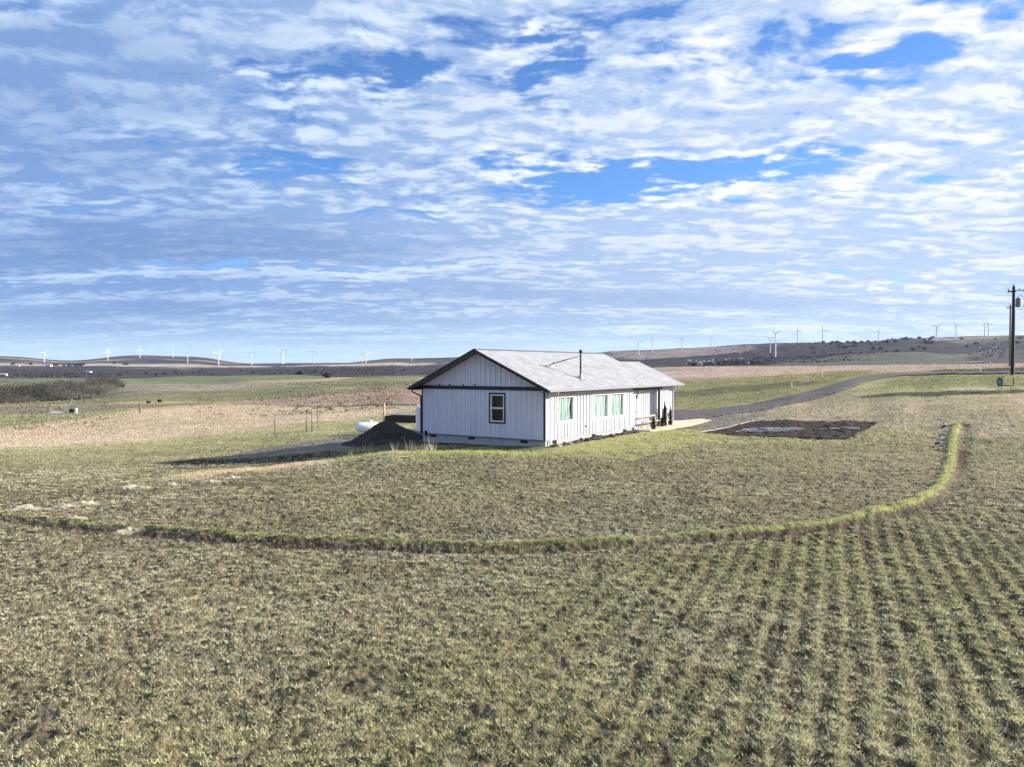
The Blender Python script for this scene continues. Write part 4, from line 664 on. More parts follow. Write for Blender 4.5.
# ------------------------------------------------------------------ grass and stubble tufts
def tufts(name, x, y, h, spread, nb, colr, wid, lean=.6):
    """x, y arrays of tuft places; nb blades each"""
    n = len(x)
    z, _m = surface(x, y)
    X = np.repeat(x, nb); Y = np.repeat(y, nb); Zz = np.repeat(z, nb)
    k = n * nb
    a = RNG.random(k) * 2 * np.pi
    rad = np.repeat(spread, nb) * np.sqrt(RNG.random(k))
    bx = X + np.cos(a) * rad; by = Y + np.sin(a) * rad
    hh = np.repeat(h, nb) * (.5 + .8 * RNG.random(k))
    w = np.repeat(wid, nb) * (.7 + .6 * RNG.random(k))
    a2 = a + RNG.normal(0, .9, k); ln = hh * lean * (.4 + RNG.random(k))
    tx = bx + np.cos(a2) * ln; ty = by + np.sin(a2) * ln
    wa = RNG.random(k) * 2 * np.pi
    wx = np.cos(wa) * w / 2; wy = np.sin(wa) * w / 2
    v0 = np.stack([bx - wx, by - wy, Zz - .015], 1); v1 = np.stack([bx + wx, by + wy, Zz - .015], 1)
    v2 = np.stack([tx, ty, Zz + hh], 1)
    V = np.stack([v0, v1, v2], 1).reshape(-1, 3)
    Fc = np.arange(k * 3).reshape(-1, 3)
    c = np.minimum(np.repeat(colr, nb, 0) * (.62 + .95 * RNG.random((k, 1))), .9)
    C5 = np.repeat(c, 3, 0)
    return mesh_np(name, V, Fc, M_GRASS, attrs={'Col': C5})

def fan_points(r0, r1, dens, half=R(41)):
    n = int(dens * half * (r1 * r1 - r0 * r0))
    rr = np.sqrt(r0 * r0 + (r1 * r1 - r0 * r0) * RNG.random(n)); a = (RNG.random(n) * 2 - 1) * half
    return np.sin(a) * rr, np.cos(a) * rr

def field_grass():
    X = []; Y = []
    for r0, r1, dn in ((4.5, 7, 160), (7, 11, 480), (11, 15, 330), (15, 19, 230), (19, 28, 125), (28, 40, 60), (40, 58, 27), (58, 85, 9)):
        a, b = fan_points(r0, r1, dn); X.append(a); Y.append(b)
    x = np.concatenate(X); y = np.concatenate(Y)
    z, m = surface(x, y)
    r = m['r']
    u, v = m['u'], m['v']
    keep = ~((u > -.3) & (u < HL + .3) & (v > -.25) & (v < HW + .3))
    keep &= ~in_garden(x, y)
    keep &= ~((u > 10.2) & (u < 40) & (v > -7) & (v < 4) & (v > -1.6 - (u - 10.2) * .75) & (r > 45))
    keep &= ~((y > 43) & (x < -4) & (x > -22) & (y < 62) & (RNG.random(len(x)) < .92))
    t = x / y
    keep &= ~((u < -.2) & (u > -3.1) & (v > -1.2) & (v < 16) & (RNG.random(len(x)) < .9))
    dl, _ = seg_dist(x, y, [tuple((np.array(a) + np.array(b)) / 2) for a, b in zip(ROAD_LEFT, ROAD_RIGHT)])
    keep &= dl > 3.3 + 5 * (y < 70) * (x < 22)
    # clumpy
    cl = .45 * fbm(x * .7, y * .7, 2, 80) + .6 * vnoise(x * 2.6, y * 2.6, 81) + .9 * vnoise(x * 6.0, y * 6.0, 83)
    p = .66 + 1.25 * cl
    p = p * (1 - m['rowamt'] * .50 * (1 - m['row'])) + m['rowamt'] * m['row'] * .7
    e = (m['bs'] < 0) * np.exp(-((m['bd'] - (.58 - .14 * m['right'])) / (.36 - .14 * m['right'])) ** 4)
    p = p * (1 - .93 * e)
    keep &= RNG.random(len(x)) < p
    x, y = x[keep], y[keep]
    for k in m: m[k] = m[k][keep]
    r = m['r']; n = len(x)
    g = np.clip(.28 + .8 * fbm(x / 4, y / 4, 3, 90) + .35 * m['rowamt'] * m['row'] + .25 * m['rowamt'] * m['row'] + .2 * RNG.normal(0, 1, n), 0, 1)[:, None]
    straw = np.array([.74, .67, .45]); grn = np.array([.51, .50, .22]); grey = np.array([.50, .455, .37])
    c = straw * (1 - g) + grn * g
    q = (RNG.random(n) < .20)[:, None]
    c = np.where(q, grey * (.6 + .6 * RNG.random((n, 1))), c)
    fc = field_colour(x, y) * 1.45; k_ = sst(r, 30, 62)[:, None] * .8
    c = c * (1 - k_) + fc * k_
    ht = (.014 + .030 * RNG.random(n) ** 1.6) * (1 + .5 * m['rowamt'] * m['row'])
    sc = 1 + sst(r, 14, 60) * 1.5
    o = tufts('field_grass', x, y, ht * (1 + .35 * sst(r, 20, 60)), .055 * sc * (.6 + .9 * RNG.random(n)), 9, c, .0090 * sc * (.8 + .7 * RNG.random(n)), 1.5)
    tag(o, 'short patchy stubble and green shoots over bare soil', 'grass', kind='stuff')
    print('field tufts', n)
field_grass()

def along(line, n, w):
    P_ = np.array(line); d = np.hypot(*(P_[1:] - P_[:-1]).T); cs = np.concatenate([[0], np.cumsum(d)])
    s = RNG.random(n) * cs[-1]; i = np.clip(np.searchsorted(cs, s) - 1, 0, len(d) - 1); f = (s - cs[i]) / d[i]
    p = P_[i] + (P_[i + 1] - P_[i]) * f[:, None]
    tdir = (P_[i + 1] - P_[i]) / d[i][:, None]
    off = RNG.normal(0, 1, n) * w
    return p[:, 0] - tdir[:, 1] * off, p[:, 1] + tdir[:, 0] * off
def bank_grass():
    x, y = along(BANK, 4200, .045)
    x2, y2 = along(BANK[34:], 5000, .06)
    x = np.concatenate([x, x2]); y = np.concatenate([y, y2])
    kp = RNG.random(len(x)) < .62 + 1.1 * fbm(x * .8, y * .8, 3, 71) + .8 * vnoise(x * 4, y * 4, 3)
    x, y = x[kp], y[kp]
    n = len(x); rt = sst(x, -4, 10)[:, None]
    c = np.array([.22, .27, .08]) * (1 - rt) + np.array([.52, .54, .24]) * rt
    straw = (RNG.random(n) < .2)[:, None]
    c = np.where(straw, np.array([.45, .40, .24]), c)
    sc = 1 + sst(np.hypot(x, y), 18, 50)
    o = tufts('bank_grass', x, y, (.02 + .04 * RNG.random(n) ** 2), .05 * np.ones(n), 8, c, .012 * sc, .9)
    tag(o, 'bright green turf growing along the curved earth bank', 'grass', kind='stuff')
bank_grass()
def tall_grass():
    # dry seed heads on the lip in front of the shaded gable wall, and the straw bank to its left
    x, y = along([(-8.6, 36.6), (-6.2, 36.2), (-4.5, 35.4), (-2, 34.9), (1.2, 34.9)], 1500, .45)
    x2, y2 = along(DRY, 1700, .35)
    x3 = RNG.uniform(-8.2, -3.6, 14); y3 = RNG.uniform(36.0, 37.4, 14)
    n1, n2, n3 = len(x), len(x2), len(x3)
    c = np.where((RNG.random(n1) < .72)[:, None], np.array([.42, .46, .15]), np.array([.60, .53, .34]))
    c2 = np.repeat([[.60, .50, .34]], n2, 0); c3 = np.repeat([[.62, .55, .42]], n3, 0)
    h = np.concatenate([.07 + .09 * RNG.random(n1), .07 + .06 * RNG.random(n2), .30 + .40 * RNG.random(n3)])
    n = n1 + n2 + n3
    o = tufts('tall_grass', np.concatenate([x, x2, x3]), np.concatenate([y, y2, y3]), h, np.full(n, .12), 8, np.concatenate([c, c2, c3]), np.full(n, .018), .35)
    tag(o, 'taller green and straw coloured grass along the lip in front of the gable', 'grass', kind='stuff')
tall_grass()
def yard_grass():
    n = 9000
    u = RNG.uniform(-2.5, 13, n); v = -RNG.random(n) ** 1.3 * 5.2 - .75
    x = HN[0] + HA[0] * u + HB[0] * v; y = HN[1] + HA[1] * u + HB[1] * v
    keep = ~in_garden(x, y) & (RNG.random(n) < .35 + 1.1 * fbm(x, y, 3, 8) + .4)
    x, y = x[keep], y[keep]; n = len(x)
    c = np.where((RNG.random(n) < .62)[:, None], np.array([.44, .47, .17]), np.array([.60, .53, .35]))
    o = tufts('yard_grass', x, y, .045 + .055 * RNG.random(n), np.full(n, .11), 8, c, np.full(n, .016), .6)
    tag(o, 'yellow green grass growing beside the long sunlit wall', 'grass', kind='stuff')
yard_grass()

# ------------------------------------------------------------------ sheets laid on the ground
def resample(pts, n):
    P_ = np.array(smooth_line(pts, 8)); d = np.hypot(*(P_[1:] - P_[:-1]).T); cs = np.concatenate([[0], np.cumsum(d)])
    s = np.linspace(0, cs[-1], n); return np.stack([np.interp(s, cs, P_[:, 0]), np.interp(s, cs, P_[:, 1])], 1)
def ribbon(name, A, B, n, k, lift, mat, crown=0.0, edge=0.0):
    a = resample(A, n); b = resample(B, n); V = []
    for i in range(n):
        for j in range(k + 1):
            f = j / k; p = a[i] * (1 - f) + b[i] * f
            if edge and 0 < i < n - 1 and j in (0, k):
                p = p + (b[i] - a[i]) / np.linalg.norm(b[i] - a[i]) * edge * vnoise(np.array([i * .7]), np.array([j * 9.1]))[0]
            V.append((p[0], p[1], 4 * f * (1 - f) * crown))
    V = np.array(V); zz = base_surface(V[:, 0], V[:, 1])
    rr = np.hypot(V[:, 0], V[:, 1])
    edge_drop = np.tile(np.array([0.12 if j in (0, k) else 0 for j in range(k + 1)]), n)
    V[:, 2] += zz + lift * (1 + rr / 120) - edge_drop
    idx = np.arange(n * (k + 1)).reshape(n, k + 1)
    Fq = np.stack([idx[:-1, :-1], idx[:-1, 1:], idx[1:, 1:], idx[1:, :-1]], -1).reshape(-1, 4)
    return mesh_np(name, V, Fq, mat, n=4, smooth=True)
def base_surface(x, y):
    z, _ = surface(np.asarray(x, float), np.asarray(y, float)); return z
o = ribbon('gravel_road', ROAD_LEFT, ROAD_RIGHT, 260, 14, .10, M_ROAD, crown=.05, edge=1.2); tag(o, kind='structure')

def garden():
    n = 90
    A, B, C_, D = [np.array(p) for p in GARDEN]
    V = []
    for i in range(n + 1):
        for j in range(n + 1):
            f, g = i / n, j / n
            p = (A * (1 - f) + B * f) * (1 - g) + (D * (1 - f) + C_ * f) * g
            V.append((p[0], p[1], 0))
    V = np.array(V); z = base_surface(V[:, 0], V[:, 1])
    V[:, 2] = z + .05 + .07 * fbm(V[:, 0] * 3, V[:, 1] * 3, 3, 2) + .03 * vnoise(V[:, 0] * 9, V[:, 1] * 9, 2)
    idx = np.arange((n + 1) ** 2).reshape(n + 1, n + 1)
    Fq = np.stack([idx[:-1, :-1], idx[:-1, 1:], idx[1:, 1:], idx[1:, :-1]], -1).reshape(-1, 4)
    o = mesh_np('tilled_plot', V, Fq, M_GARDEN, n=4, smooth=True); tag(o, kind='structure')
    t = thing('edging_board', (A[0], A[1], ground_z(*A)), 0, 'long pale edging board along the driveway side of the tilled plot', 'edging')
    m_ = MB(); z0 = ground_z(*A)
    K = 14
    for i in range(K):
        p = A + (B - A) * i / K; q = A + (B - A) * (i + 1) / K
        m_.beam((p[0] - A[0], p[1] - A[1], ground_z(*p) - z0 + .09), (q[0] - A[0], q[1] - A[1], ground_z(*q) - z0 + .08), .035, .05)
    m_.build('board', M_CONC, t)
    # plastic sheeting lying along the middle of the plot
    L = np.array(TARP); c = L.mean(0)
    top = [TARP[0], TARP[1], TARP[2], TARP[3]]; bot = [TARP[0], TARP[6], TARP[5], TARP[4]]
    a = resample(top, 90); b = resample(bot, 90); V = []
    for i in range(90):
        for j in range(9):
            p = a[i] * (1 - j / 8) + b[i] * (j / 8); V.append((p[0] + .15 * vnoise(np.array([i * .3]), np.array([j * .5]))[0], p[1], 0))
    V = np.array(V); z = base_surface(V[:, 0], V[:, 1])
    V[:, 2] = z + .07 + .09 * fbm(V[:, 0] * 2.4, V[:, 1] * 1.6, 3, 12)
    idx = np.arange(90 * 9).reshape(90, 9)
    Fq = np.stack([idx[:-1, :-1], idx[:-1, 1:], idx[1:, 1:], idx[1:, :-1]], -1).reshape(-1, 4)
    o = mesh_np('plastic_sheet', V, Fq, M_TARP, n=4, smooth=True)
    tag(o, 'crumpled pale plastic sheet lying along the dark tilled plot', 'plastic sheet')
garden()

def patio():
    def uv(u, v, z): 
        p = HN + HA * u + HB * v; return Vector((p[0], p[1], z))
    m_ = MB()
    outline = [(10.85, -.02), (10.85, -1.15), (16.5, -1.25), (23.2, -1.35), (23.2, 2.4), (17.6, 2.4), (17.6, -.02)]
    m_.poly([uv(u, v, -.10) for u, v in outline], Vector((0, 0, .34)))
    o = m_.build('patio_slab', M_SLAB); tag(o, kind='structure')
    t = thing('form_board', tuple(uv(11.0, -1.3, .1)), 0, 'long tan form board along the outer edge of the patio slab', 'board')
    a = uv(10.9, -1.22, 0) - t.location; b = uv(25.0, -1.50, .05) - t.location
    m_ = MB(); m_.beam(a + Vector((0, 0, .12)), b + Vector((0, 0, .12)), .05, .15); m_.build('board', M_FORM, t)
patio()

# ------------------------------------------------------------------ the house
def build_house():
    H = thing('house', (HN[0], HN[1], 0), math.pi / 2 - TH, 'single storey farmhouse with pale board and batten siding and light grey shingle roof', 'house')
    # local x = along the long wall (a), local y = along the gable (b)
    S = SILL
    EZ, RZ = S + 2.669, S + 4.839
    OE, OG = .524, .59
    WT = S + 2.62
    SL = (RZ - EZ) / (HW / 2 + OE)
    MAIN, R2 = 14.25, 2.95                     # main block length; half width of the lower end wing
    def wall(name, origin, ax, length, h0, h1, holes, thick=.14, inward=(0, 1, 0), mat=M_SIDING, step=.34, batten=True):
        """a panelled wall built round its openings, battens standing 2 cm proud"""
        ax = Vector(ax); inn = Vector(inward); O = Vector(origin); m_ = MB()
        xs = sorted({0, length, *[h[0] for h in holes], *[h[1] for h in holes]})
        for a0, a1 in zip(xs[:-1], xs[1:]):
            spans = [(h0, h1)]
            for h in holes:
                if h[0] <= a0 + 1e-6 and h[1] >= a1 - 1e-6:
                    new = []
                    for s0, s1 in spans:
                        if h[2] > s0: new.append((s0, min(s1, h[2])))
                        if h[3] < s1: new.append((max(s0, h[3]), s1))
                    spans = new
            for s0, s1 in spans:
                p = O + ax * a0 + Vector((0, 0, s0)); q = O + ax * a1 + inn * thick + Vector((0, 0, s1))
                lo = Vector((min(p.x, q.x), min(p.y, q.y), min(p.z, q.z))); hi = Vector((max(p.x, q.x), max(p.y, q.y), max(p.z, q.z)))
                m_.span(lo, hi)
        bmesh.ops.remove_doubles(m_.b, verts=m_.b.verts, dist=1e-4)
        if batten:
            k = step * .5
            while k < length - .05:
                segs = [(h0 + .01, h1 - .005)]
                for h in holes:
                    if h[0] - .10 < k < h[1] + .10:
                        new = []
                        for s0, s1 in segs:
                            if h[2] - .10 > s0: new.append((s0, h[2] - .10))
                            if h[3] + .10 < s1: new.append((h[3] + .10, s1))
                        segs = new
                for s0, s1 in segs:
                    c = O + ax * k - inn * .021 + Vector((0, 0, (s0 + s1) / 2))
                    d = Vector((abs(ax.x) * .055 + abs(inn.x) * .044, abs(ax.y) * .055 + abs(inn.y) * .044, s1 - s0))
                    m_.box(c, d)
                k += step
        return m_.build(name, mat, H)
    # openings measured from the near corner
    g_win = (2.62, 3.55, S + .85, S + 2.36)
    wins = [(1.18, 3.02, S + .87, S + 2.27), (5.2, 7.24, S + .83, S + 2.27), (7.52, 9.4, S + .80, S + 2.27)]
    # gable wall (plane x = 0)
    gw = wall('gable_wall', (0, 0, 0), (0, 1, 0), HW, S, WT, [g_win], inward=(1, 0, 0))
    gw['label'] = 'shaded gable end wall with a belly band'
    # long wall front (plane y = 0)
    wall('long_wall', (.0, 0, 0), (1, 0, 0), 10.8, S, WT - .02, wins, inward=(0, 1, 0), step=.36)
    wall('porch_wall', (10.8, .28, 0), (1, 0, 0), 3.85, S - .12, WT - .02, [(.16, 1.06, S - .12, S + 2.02)], inward=(0, 1, 0), step=.30)
    wall('wing_wall', (14.65, 0, 0), (1, 0, 0), 2.85, S - .02, WT - .02, [], inward=(0, 1, 0), step=.36)
    wall('porch_return', (14.65, .002, 0), (0, 1, 0), .277, S - .12, WT - .03, [], inward=(1, 0, 0), batten=False)
    wall('porch_return', (10.66, .141, 0), (0, 1, 0), .26, S - .12, WT - .03, [], inward=(1, 0, 0), batten=False)
    wall('end_wall', (HL - .14, .142, 0), (0, 1, 0), 2 * R2 - .15, S, WT - .02, [], inward=(1, 0, 0), batten=False)
    wall('rear_wall', (.142, HW - .14, 0), (1, 0, 0), MAIN - .14, S, WT - .02, [], inward=(0, 1, 0), batten=False)
    wall('rear_wall', (MAIN, 2 * R2 - .15, 0), (1, 0, 0), HL - MAIN - .142, S, WT - .03, [], inward=(0, 1, 0), batten=False)
    wall('inner_wall', (MAIN, 2 * R2, 0), (0, 1, 0), HW - 2 * R2, S, WT - .02, [], inward=(1, 0, 0), batten=False)
    # gable triangle, set back flush above the band, with its own battens
    m_ = MB()
    def under(y): return RZ - .13 - abs(y - HW / 2) * SL
    m_.poly([(0.004, 0, WT), (0.004, HW, WT), (0.004, HW, under(HW)), (0.004, HW / 2, under(HW / 2)), (0.004, 0, under(0))], Vector((.12, 0, 0)))
    k = .17
    while k < HW:
        m_.span((-.042, k - .027, WT + .176), (.004, k + .027, under(k) - .005)); k += .34
    gt = m_.build('gable_peak', M_SIDING, H)
    for gx in (MAIN, HL - .13):
        hw = HW / 2 if gx == MAIN else R2
        rz = RZ - .13 if gx == MAIN else EZ + (R2 + OE) * SL - .13
        m_ = MB(); c = hw
        zz = lambda y: rz - abs(y - c) * SL
        m_.poly([(gx, 0.15, WT - .02), (gx, 2 * c - .15, WT - .02), (gx, 2 * c - .15, zz(2 * c - .15)), (gx, c, zz(c)), (gx, .15, zz(.15))], Vector((.12, 0, 0)))
        m_.build('gable_peak', M_SIDING, H)
    # foundation with crawl vents
    m_ = MB()
    m_.span((.03, .03, -.35), (.23, HW - .03, S - .004))
    m_.span((.232, .03, -.35), (HL - .03, .23, S - .006))
    m_.span((.232, HW - .23, -.35), (MAIN, HW - .03, S - .006))
    m_.span((HL - .23, .232, -.35), (HL - .03, 2 * R2 - .2, S - .006))
    m_.build('foundation', M_CONC, H)
    for yv in (7.64, 4.88, 1.35):
        v = MB().span((.005, yv - .22, S - .20), (.028, yv + .22, S - .05)).build('crawl_vent', M_BLACK, H)
    for xv in (.96, 5.42, 9.6):
        v = MB().span((xv - .2, .006, S - .22), (xv + .2, .029, S - .06)).build('crawl_vent', M_BLACK, H)
    # trim
    m_ = MB(); m_.span((-.045, -.03, WT - .03), (-.001, HW + .03, WT + .15)); m_.span((-.075, -.03, WT + .15), (-.001, HW + .03, WT + .175))
    m_.build('belly_band', M_TRIM, H)
    m_ = MB(); m_.span((-.035, -.004, S - .03), (-.002, .085, WT - .035)); m_.build('corner_board', M_TRIM, H)
    m_ = MB(); m_.span((-.035, HW - .11, S - .03), (-.002, HW + .02, WT - .035)); m_.span((-.03, HW + .001, S - .03), (.1, HW + .02, WT)); m_.build('corner_board', M_TRIM, H)
    m_ = MB(); m_.span((-.03, -.034, S - .03), (.10, -.006, WT - .06)); m_.build('corner_board', M_WHITE, H)
    m_ = MB(); m_.span((-.03, .121, S - .05), (-.004, HW - .112, S + .015)); m_.build('skirt_board', M_GREY, H)
    # end corner trim
    m_ = MB(); m_.span((HL - .11, -.034, S - .03), (HL + .01, -.006, WT - .06)); m_.build('corner_board', M_WHITE, H)
    # windows
    def window(lo, hi, z0, z1, face, mats, double_hung, curtain):
        """face 'g' lies in the gable wall, 'f' in the long wall"""
        def P3(s, d, z): return (d, s, z) if face == 'g' else (s, d, z)
        def bx(m, s0, s1, d0, d1, a, b):
            p = P3(s0, d0, a); q = P3(s1, d1, b)
            m.span([min(i, j) for i, j in zip(p, q)], [max(i, j) for i, j in zip(p, q)])
        f = MB(); t = .075
        bx(f, lo, lo + t, -.02, .10, z0, z1); bx(f, hi - t, hi, -.02, .10, z0, z1)
        bx(f, lo + t, hi - t, -.02, .10, z0, z0 + t); bx(f, lo + t, hi - t, -.02, .10, z1 - t, z1)
        if double_hung: bx(f, lo + t, hi - t, -.005, .08, (z0 + z1) / 2 - .045, (z0 + z1) / 2 + .045)
        w = f.build('window', M_WHITE, H)
        c = MB(); o_ = .085
        bx(c, lo - o_, lo - .002, -.035, -.003, z0 - o_, z1 + o_); bx(c, hi + .002, hi + o_, -.035, -.003, z0 - o_, z1 + o_)
        bx(c, lo - .002, hi + .002, -.035, -.003, z0 - o_, z0 - .002); bx(c, lo - .002, hi + .002, -.035, -.003, z1 + .002, z1 + o_)
        c.build('casing', mats, w)
        g = MB(); bx(g, lo + t - .01, hi - t + .01, .032, .038, z0 + t - .01, z1 - t + .01); g.build('pane', M_GLASS, w)
        if curtain:
            n = 70; V = []; 
            s0, s1 = lo + .07, hi - .07
            for i in range(n + 1):
                f_ = i / n
                for zz in (z1 - .05, (z0 + z1) / 2, z0 + .05):
                    tt = (z1 - zz) / (z1 - z0)
                    pull = 1 - .22 * math.sin(tt * math.pi * .9) * (1 if curtain == 'tied' else .25)
                    s = (s0 + s1) / 2 + (f_ - .5) * (s1 - s0) * (pull if curtain == 'tied' else 1)
                    d = .15 + .055 * math.sin(f_ * 40 + 2.5 * tt) + .03 * math.sin(f_ * 17 + 1.3 + tt * 3)
                    V.append(P3(s, d, zz))
            idx = np.arange((n + 1) * 3).reshape(n + 1, 3)
            Fq = np.stack([idx[:-1, :-1], idx[:-1, 1:], idx[1:, 1:], idx[1:, :-1]], -1).reshape(-1, 4)
            mesh_np('curtain', V, Fq, M_CURTAIN, w, n=4, smooth=True)
        r_ = MB(); bx(r_, lo - .05, hi + .05, .36, .40, z0 - .05, z1 + .05); r_.build('dark_room_panel', M_DARKROOM, w)  # added dark panel stands in for the unlit room behind the glass
        return w
    gw_ = window(*g_win, 'g', M_TRIM, True, None); gw_['label'] = 'small sash window with charcoal casing in the gable wall'
    w = window(*wins[0], 'f', M_WHITE, False, 'tied'); w['label'] = 'single window with gathered aqua curtain nearest the corner'
    w = window(*wins[1], 'f', M_WHITE, False, 'hung'); w['label'] = 'nearer window of the pair with aqua curtains'
    w = window(*wins[2], 'f', M_WHITE, False, 'hung'); w['label'] = 'farther window of the pair with aqua curtains'
    # porch door
    d_ = MB(); d_.span((10.98, .30, S - .10), (11.84, .35, S + 2.0)); 
    for zz in (.15, .75, 1.35):
        d_.span((11.10, .288, S + zz), (11.72, .30, S + zz + .42))
    door = d_.build('door', M_WHITE, H)
    MB().ball((11.74, .26, S + .95), (.07, .07, .07)).build('handle', M_BLACK, door)
    MB().span((11.862, .255, S - .12), (11.90, .278, S + 2.06)).build('door_casing', M_GREY, door)
    # porch beam and post
    MB().span((10.62, -.26, WT - .25), (14.95, -.10, WT - .035)).build('porch_beam', M_TRIM, H)
    MB().span((14.50, -.25, S - .16), (14.64, -.11, WT - .252)).build('porch_post', M_TRIM, H)
    MB().beam((10.92, -.18, WT - .75), (11.40, -.18, WT - .27), .07, .07).build('knee_brace', M_GREY, H)
    # roof: near slope in one sheet; far slopes of main block and lower wing
    def uvroof(o):
        me = o.data; uvl = me.uv_layers.new(name='UVMap')
        for p in me.polygons:
            for li in p.loop_indices:
                co = me.vertices[me.loops[li].vertex_index].co
                uvl.data[li].uv = (co.x, co.y * math.sqrt(1 + SL * SL))
    T_ = .05
    y0 = -OE; xm = MAIN + OG; xe = HL + OG
    zr = lambda y: EZ + (y + OE) * SL
    up = Vector((0, 0, -T_))
    m_ = MB()
    m_.poly([(-OG, y0, EZ), (xe, y0, EZ), (xe, R2, zr(R2)), (xm, R2, zr(R2)), (xm, HW / 2, RZ), (-OG, HW / 2, RZ)], up)
    ro = m_.build('roof', M_ROOF, H); uvroof(ro)
    m_ = MB()
    m_.poly([(-OG, HW / 2 + .001, RZ), (xm, HW / 2 + .001, RZ), (xm, HW + OE, EZ), (-OG, HW + OE, EZ)], up)
    m_.poly([(xm + .002, R2 + .001, zr(R2)), (xe, R2 + .001, zr(R2)), (xe, 2 * R2 + OE, EZ), (xm + .002, 2 * R2 + OE, EZ)], up)
    rb = m_.build('roof', M_ROOF, H); uvroof(rb)
    # ridge caps as short overlapping pieces
    m_ = MB(); x_ = -OG
    while x_ < xm - .05:
        m_.beam((x_, HW / 2 - .07, RZ - .012), (min(x_ + .29, xm), HW / 2 - .07, RZ - .004), .16, .02, up=(0, -SL, 1)); m_.beam((x_, HW / 2 + .07, RZ - .012), (min(x_ + .29, xm), HW / 2 + .07, RZ - .004), .16, .02, up=(0, SL, 1)); x_ += .3
    m_.build('ridge_cap', M_GREY, ro)
    # rake boards on the near gable, dark
    def rake(x0_, x1_, c, hw, name_mat, zt):
        for sgn in (-1, 1):
            m2 = MB()
            ya, za = c, zt; yb, zb = c + sgn * (hw + OE + .01), zt - (hw + OE) * SL
            m2.poly([(x0_, ya, za + .012), (x0_, yb, zb + .012), (x0_, yb, zb - .165), (x0_, ya, za - .165)], Vector((x1_ - x0_, 0, 0)))
            m2.build('rake_board', name_mat, H)
    rake(-OG - .045, -OG - .002, HW / 2, HW / 2, M_TRIM, RZ)
    rake(xe + .002, xe + .04, R2, R2, M_WHITE, zr(R2))
    rake(xm + .003, xm + .03, HW / 2, HW / 2, M_WHITE, RZ)
    # soffits
    m_ = MB(); m_.span((-OG, -OE + .03, EZ - .14), (xe, -.001, EZ - .115)); m_.span((-OG, HW + .001, EZ - .14), (xm, HW + OE - .03, EZ - .115)); m_.build('soffit', M_GREY, H)
    # gutters and fascia: half-open K profile along the eaves
    def gutter(y, s, x0_, x1_, mat):
        m2 = MB(); m2.span((x0_, min(y, y - s * .02), EZ - .15), (x1_, max(y, y - s * .02), EZ - .005))
        yo = y + s * .11
        m2.span((x0_, min(y + s * .002, yo), EZ - .115), (x1_, max(y + s * .002, yo), EZ - .10))
        m2.span((x0_, min(yo, yo + s * .012), EZ - .115), (x1_, max(yo, yo + s * .012), EZ - .02))
        for xx in (x0_, x1_ - .012): m2.span((xx, min(y + s * .002, yo), EZ - .099), (xx + .012, max(y + s * .002, yo), EZ - .02))
        return m2.build('gutter', mat, H)
    g1 = gutter(-OE - .002, -1, -OG, xe, M_GUTTER); g2 = gutter(HW + OE + .002, 1, -OG, xm, M_TRIM)
    def spout(pts, mat, parent): MB().tube(pts, .04, 8).build('downspout', mat, parent)
    spout([(-.25, HW + OE + .06, EZ - .14), (-.2, HW + OE + .03, EZ - .28), (.0, HW + .10, EZ - .50), (.0, HW + .09, .1)], M_TRIM, g2)
    spout([(.35, -OE - .06, EZ - .14), (.35, -OE - .02, EZ - .22), (.35, -.07, EZ - .42), (.35, -.07, .15)], M_WHITE, g1)
    spout([(17.3, -OE - .06, EZ - .14), (17.3, -OE - .02, EZ - .22), (17.38, -.07, EZ - .42), (17.38, -.07, .35)], M_WHITE, g1)
    # stove pipe with two stays on the sunny slope
    cx, cy = 4.9, .61; bz = zr(cy)
    m_ = MB(); m_.bar((cx, cy, bz - .1), (cx, cy, bz + 1.42), .045, seg=14); m_.bar((cx, cy, bz + .62), (cx, cy, bz + .66), .07, seg=14)
    ch = m_.build('stove_pipe', M_BLACK, H)
    m_ = MB(); m_.bar((cx, cy, bz + 1.44), (cx, cy, bz + 1.47), .05, seg=10); m_.bar((cx, cy, bz + 1.47), (cx, cy, bz + 1.61), .095, seg=14); m_.bar((cx, cy, bz + 1.61), (cx, cy, bz + 1.67), .095, .03, seg=14)
    m_.build('pipe_cap', M_BLACK, ch)
    m_ = MB(); m_.bar((cx, cy, bz - .02), (cx, cy, bz + .22), .17, .085, seg=14); m_.poly([(cx - .28, cy - .28, zr(cy - .28) + .012), (cx + .28, cy - .28, zr(cy - .28) + .012), (cx + .28, cy + .28, zr(cy + .28) + .012), (cx - .28, cy + .28, zr(cy + .28) + .012)], Vector((0, 0, .008)))
    m_.build('flashing', M_GALV, ch)
    for ex, ey in ((3.55, 2.15), (5.1, 2.55)):
        m_ = MB(); m_.bar((cx, cy, bz + 1.32), (ex, ey, zr(ey) + .02), .014, seg=6); m_.bar((ex, ey, zr(ey) - .01), (ex, ey, zr(ey) + .06), .04, seg=8); m_.build('stay', M_BLACK, ch)
    # small roof vents
    # outdoor lamp under the gable, faucet on the long wall, small junction at band
    for yv in (7.1, 6.35, 5.35, 4.55):
        MB().bar((-.09, yv, WT + .17), (-.09, yv, WT + .21), .03, seg=8).ball((-.09, yv, WT + .24), (.09, .09, .08)).build('string_light', M_BLACK, H)
    MB().box((4.35, -.03, S + .48), (.09, .05, .12)).bar((4.35, -.05, S + .46), (4.35, -.14, S + .44), .02).build('hose_faucet', M_GREY, H)
    MB().box((-.06, HW - .35, S + .02), (.10, .12, .26), bevel=.01).bar((-.06, HW - .35, S - .1), (-.06, HW - .35, S - .3), .02).build('cable_box', M_BLACK, H)
    return H
build_house()

def at(u, v):
    p = HN + HA * u + HB * v; return float(p[0]), float(p[1])

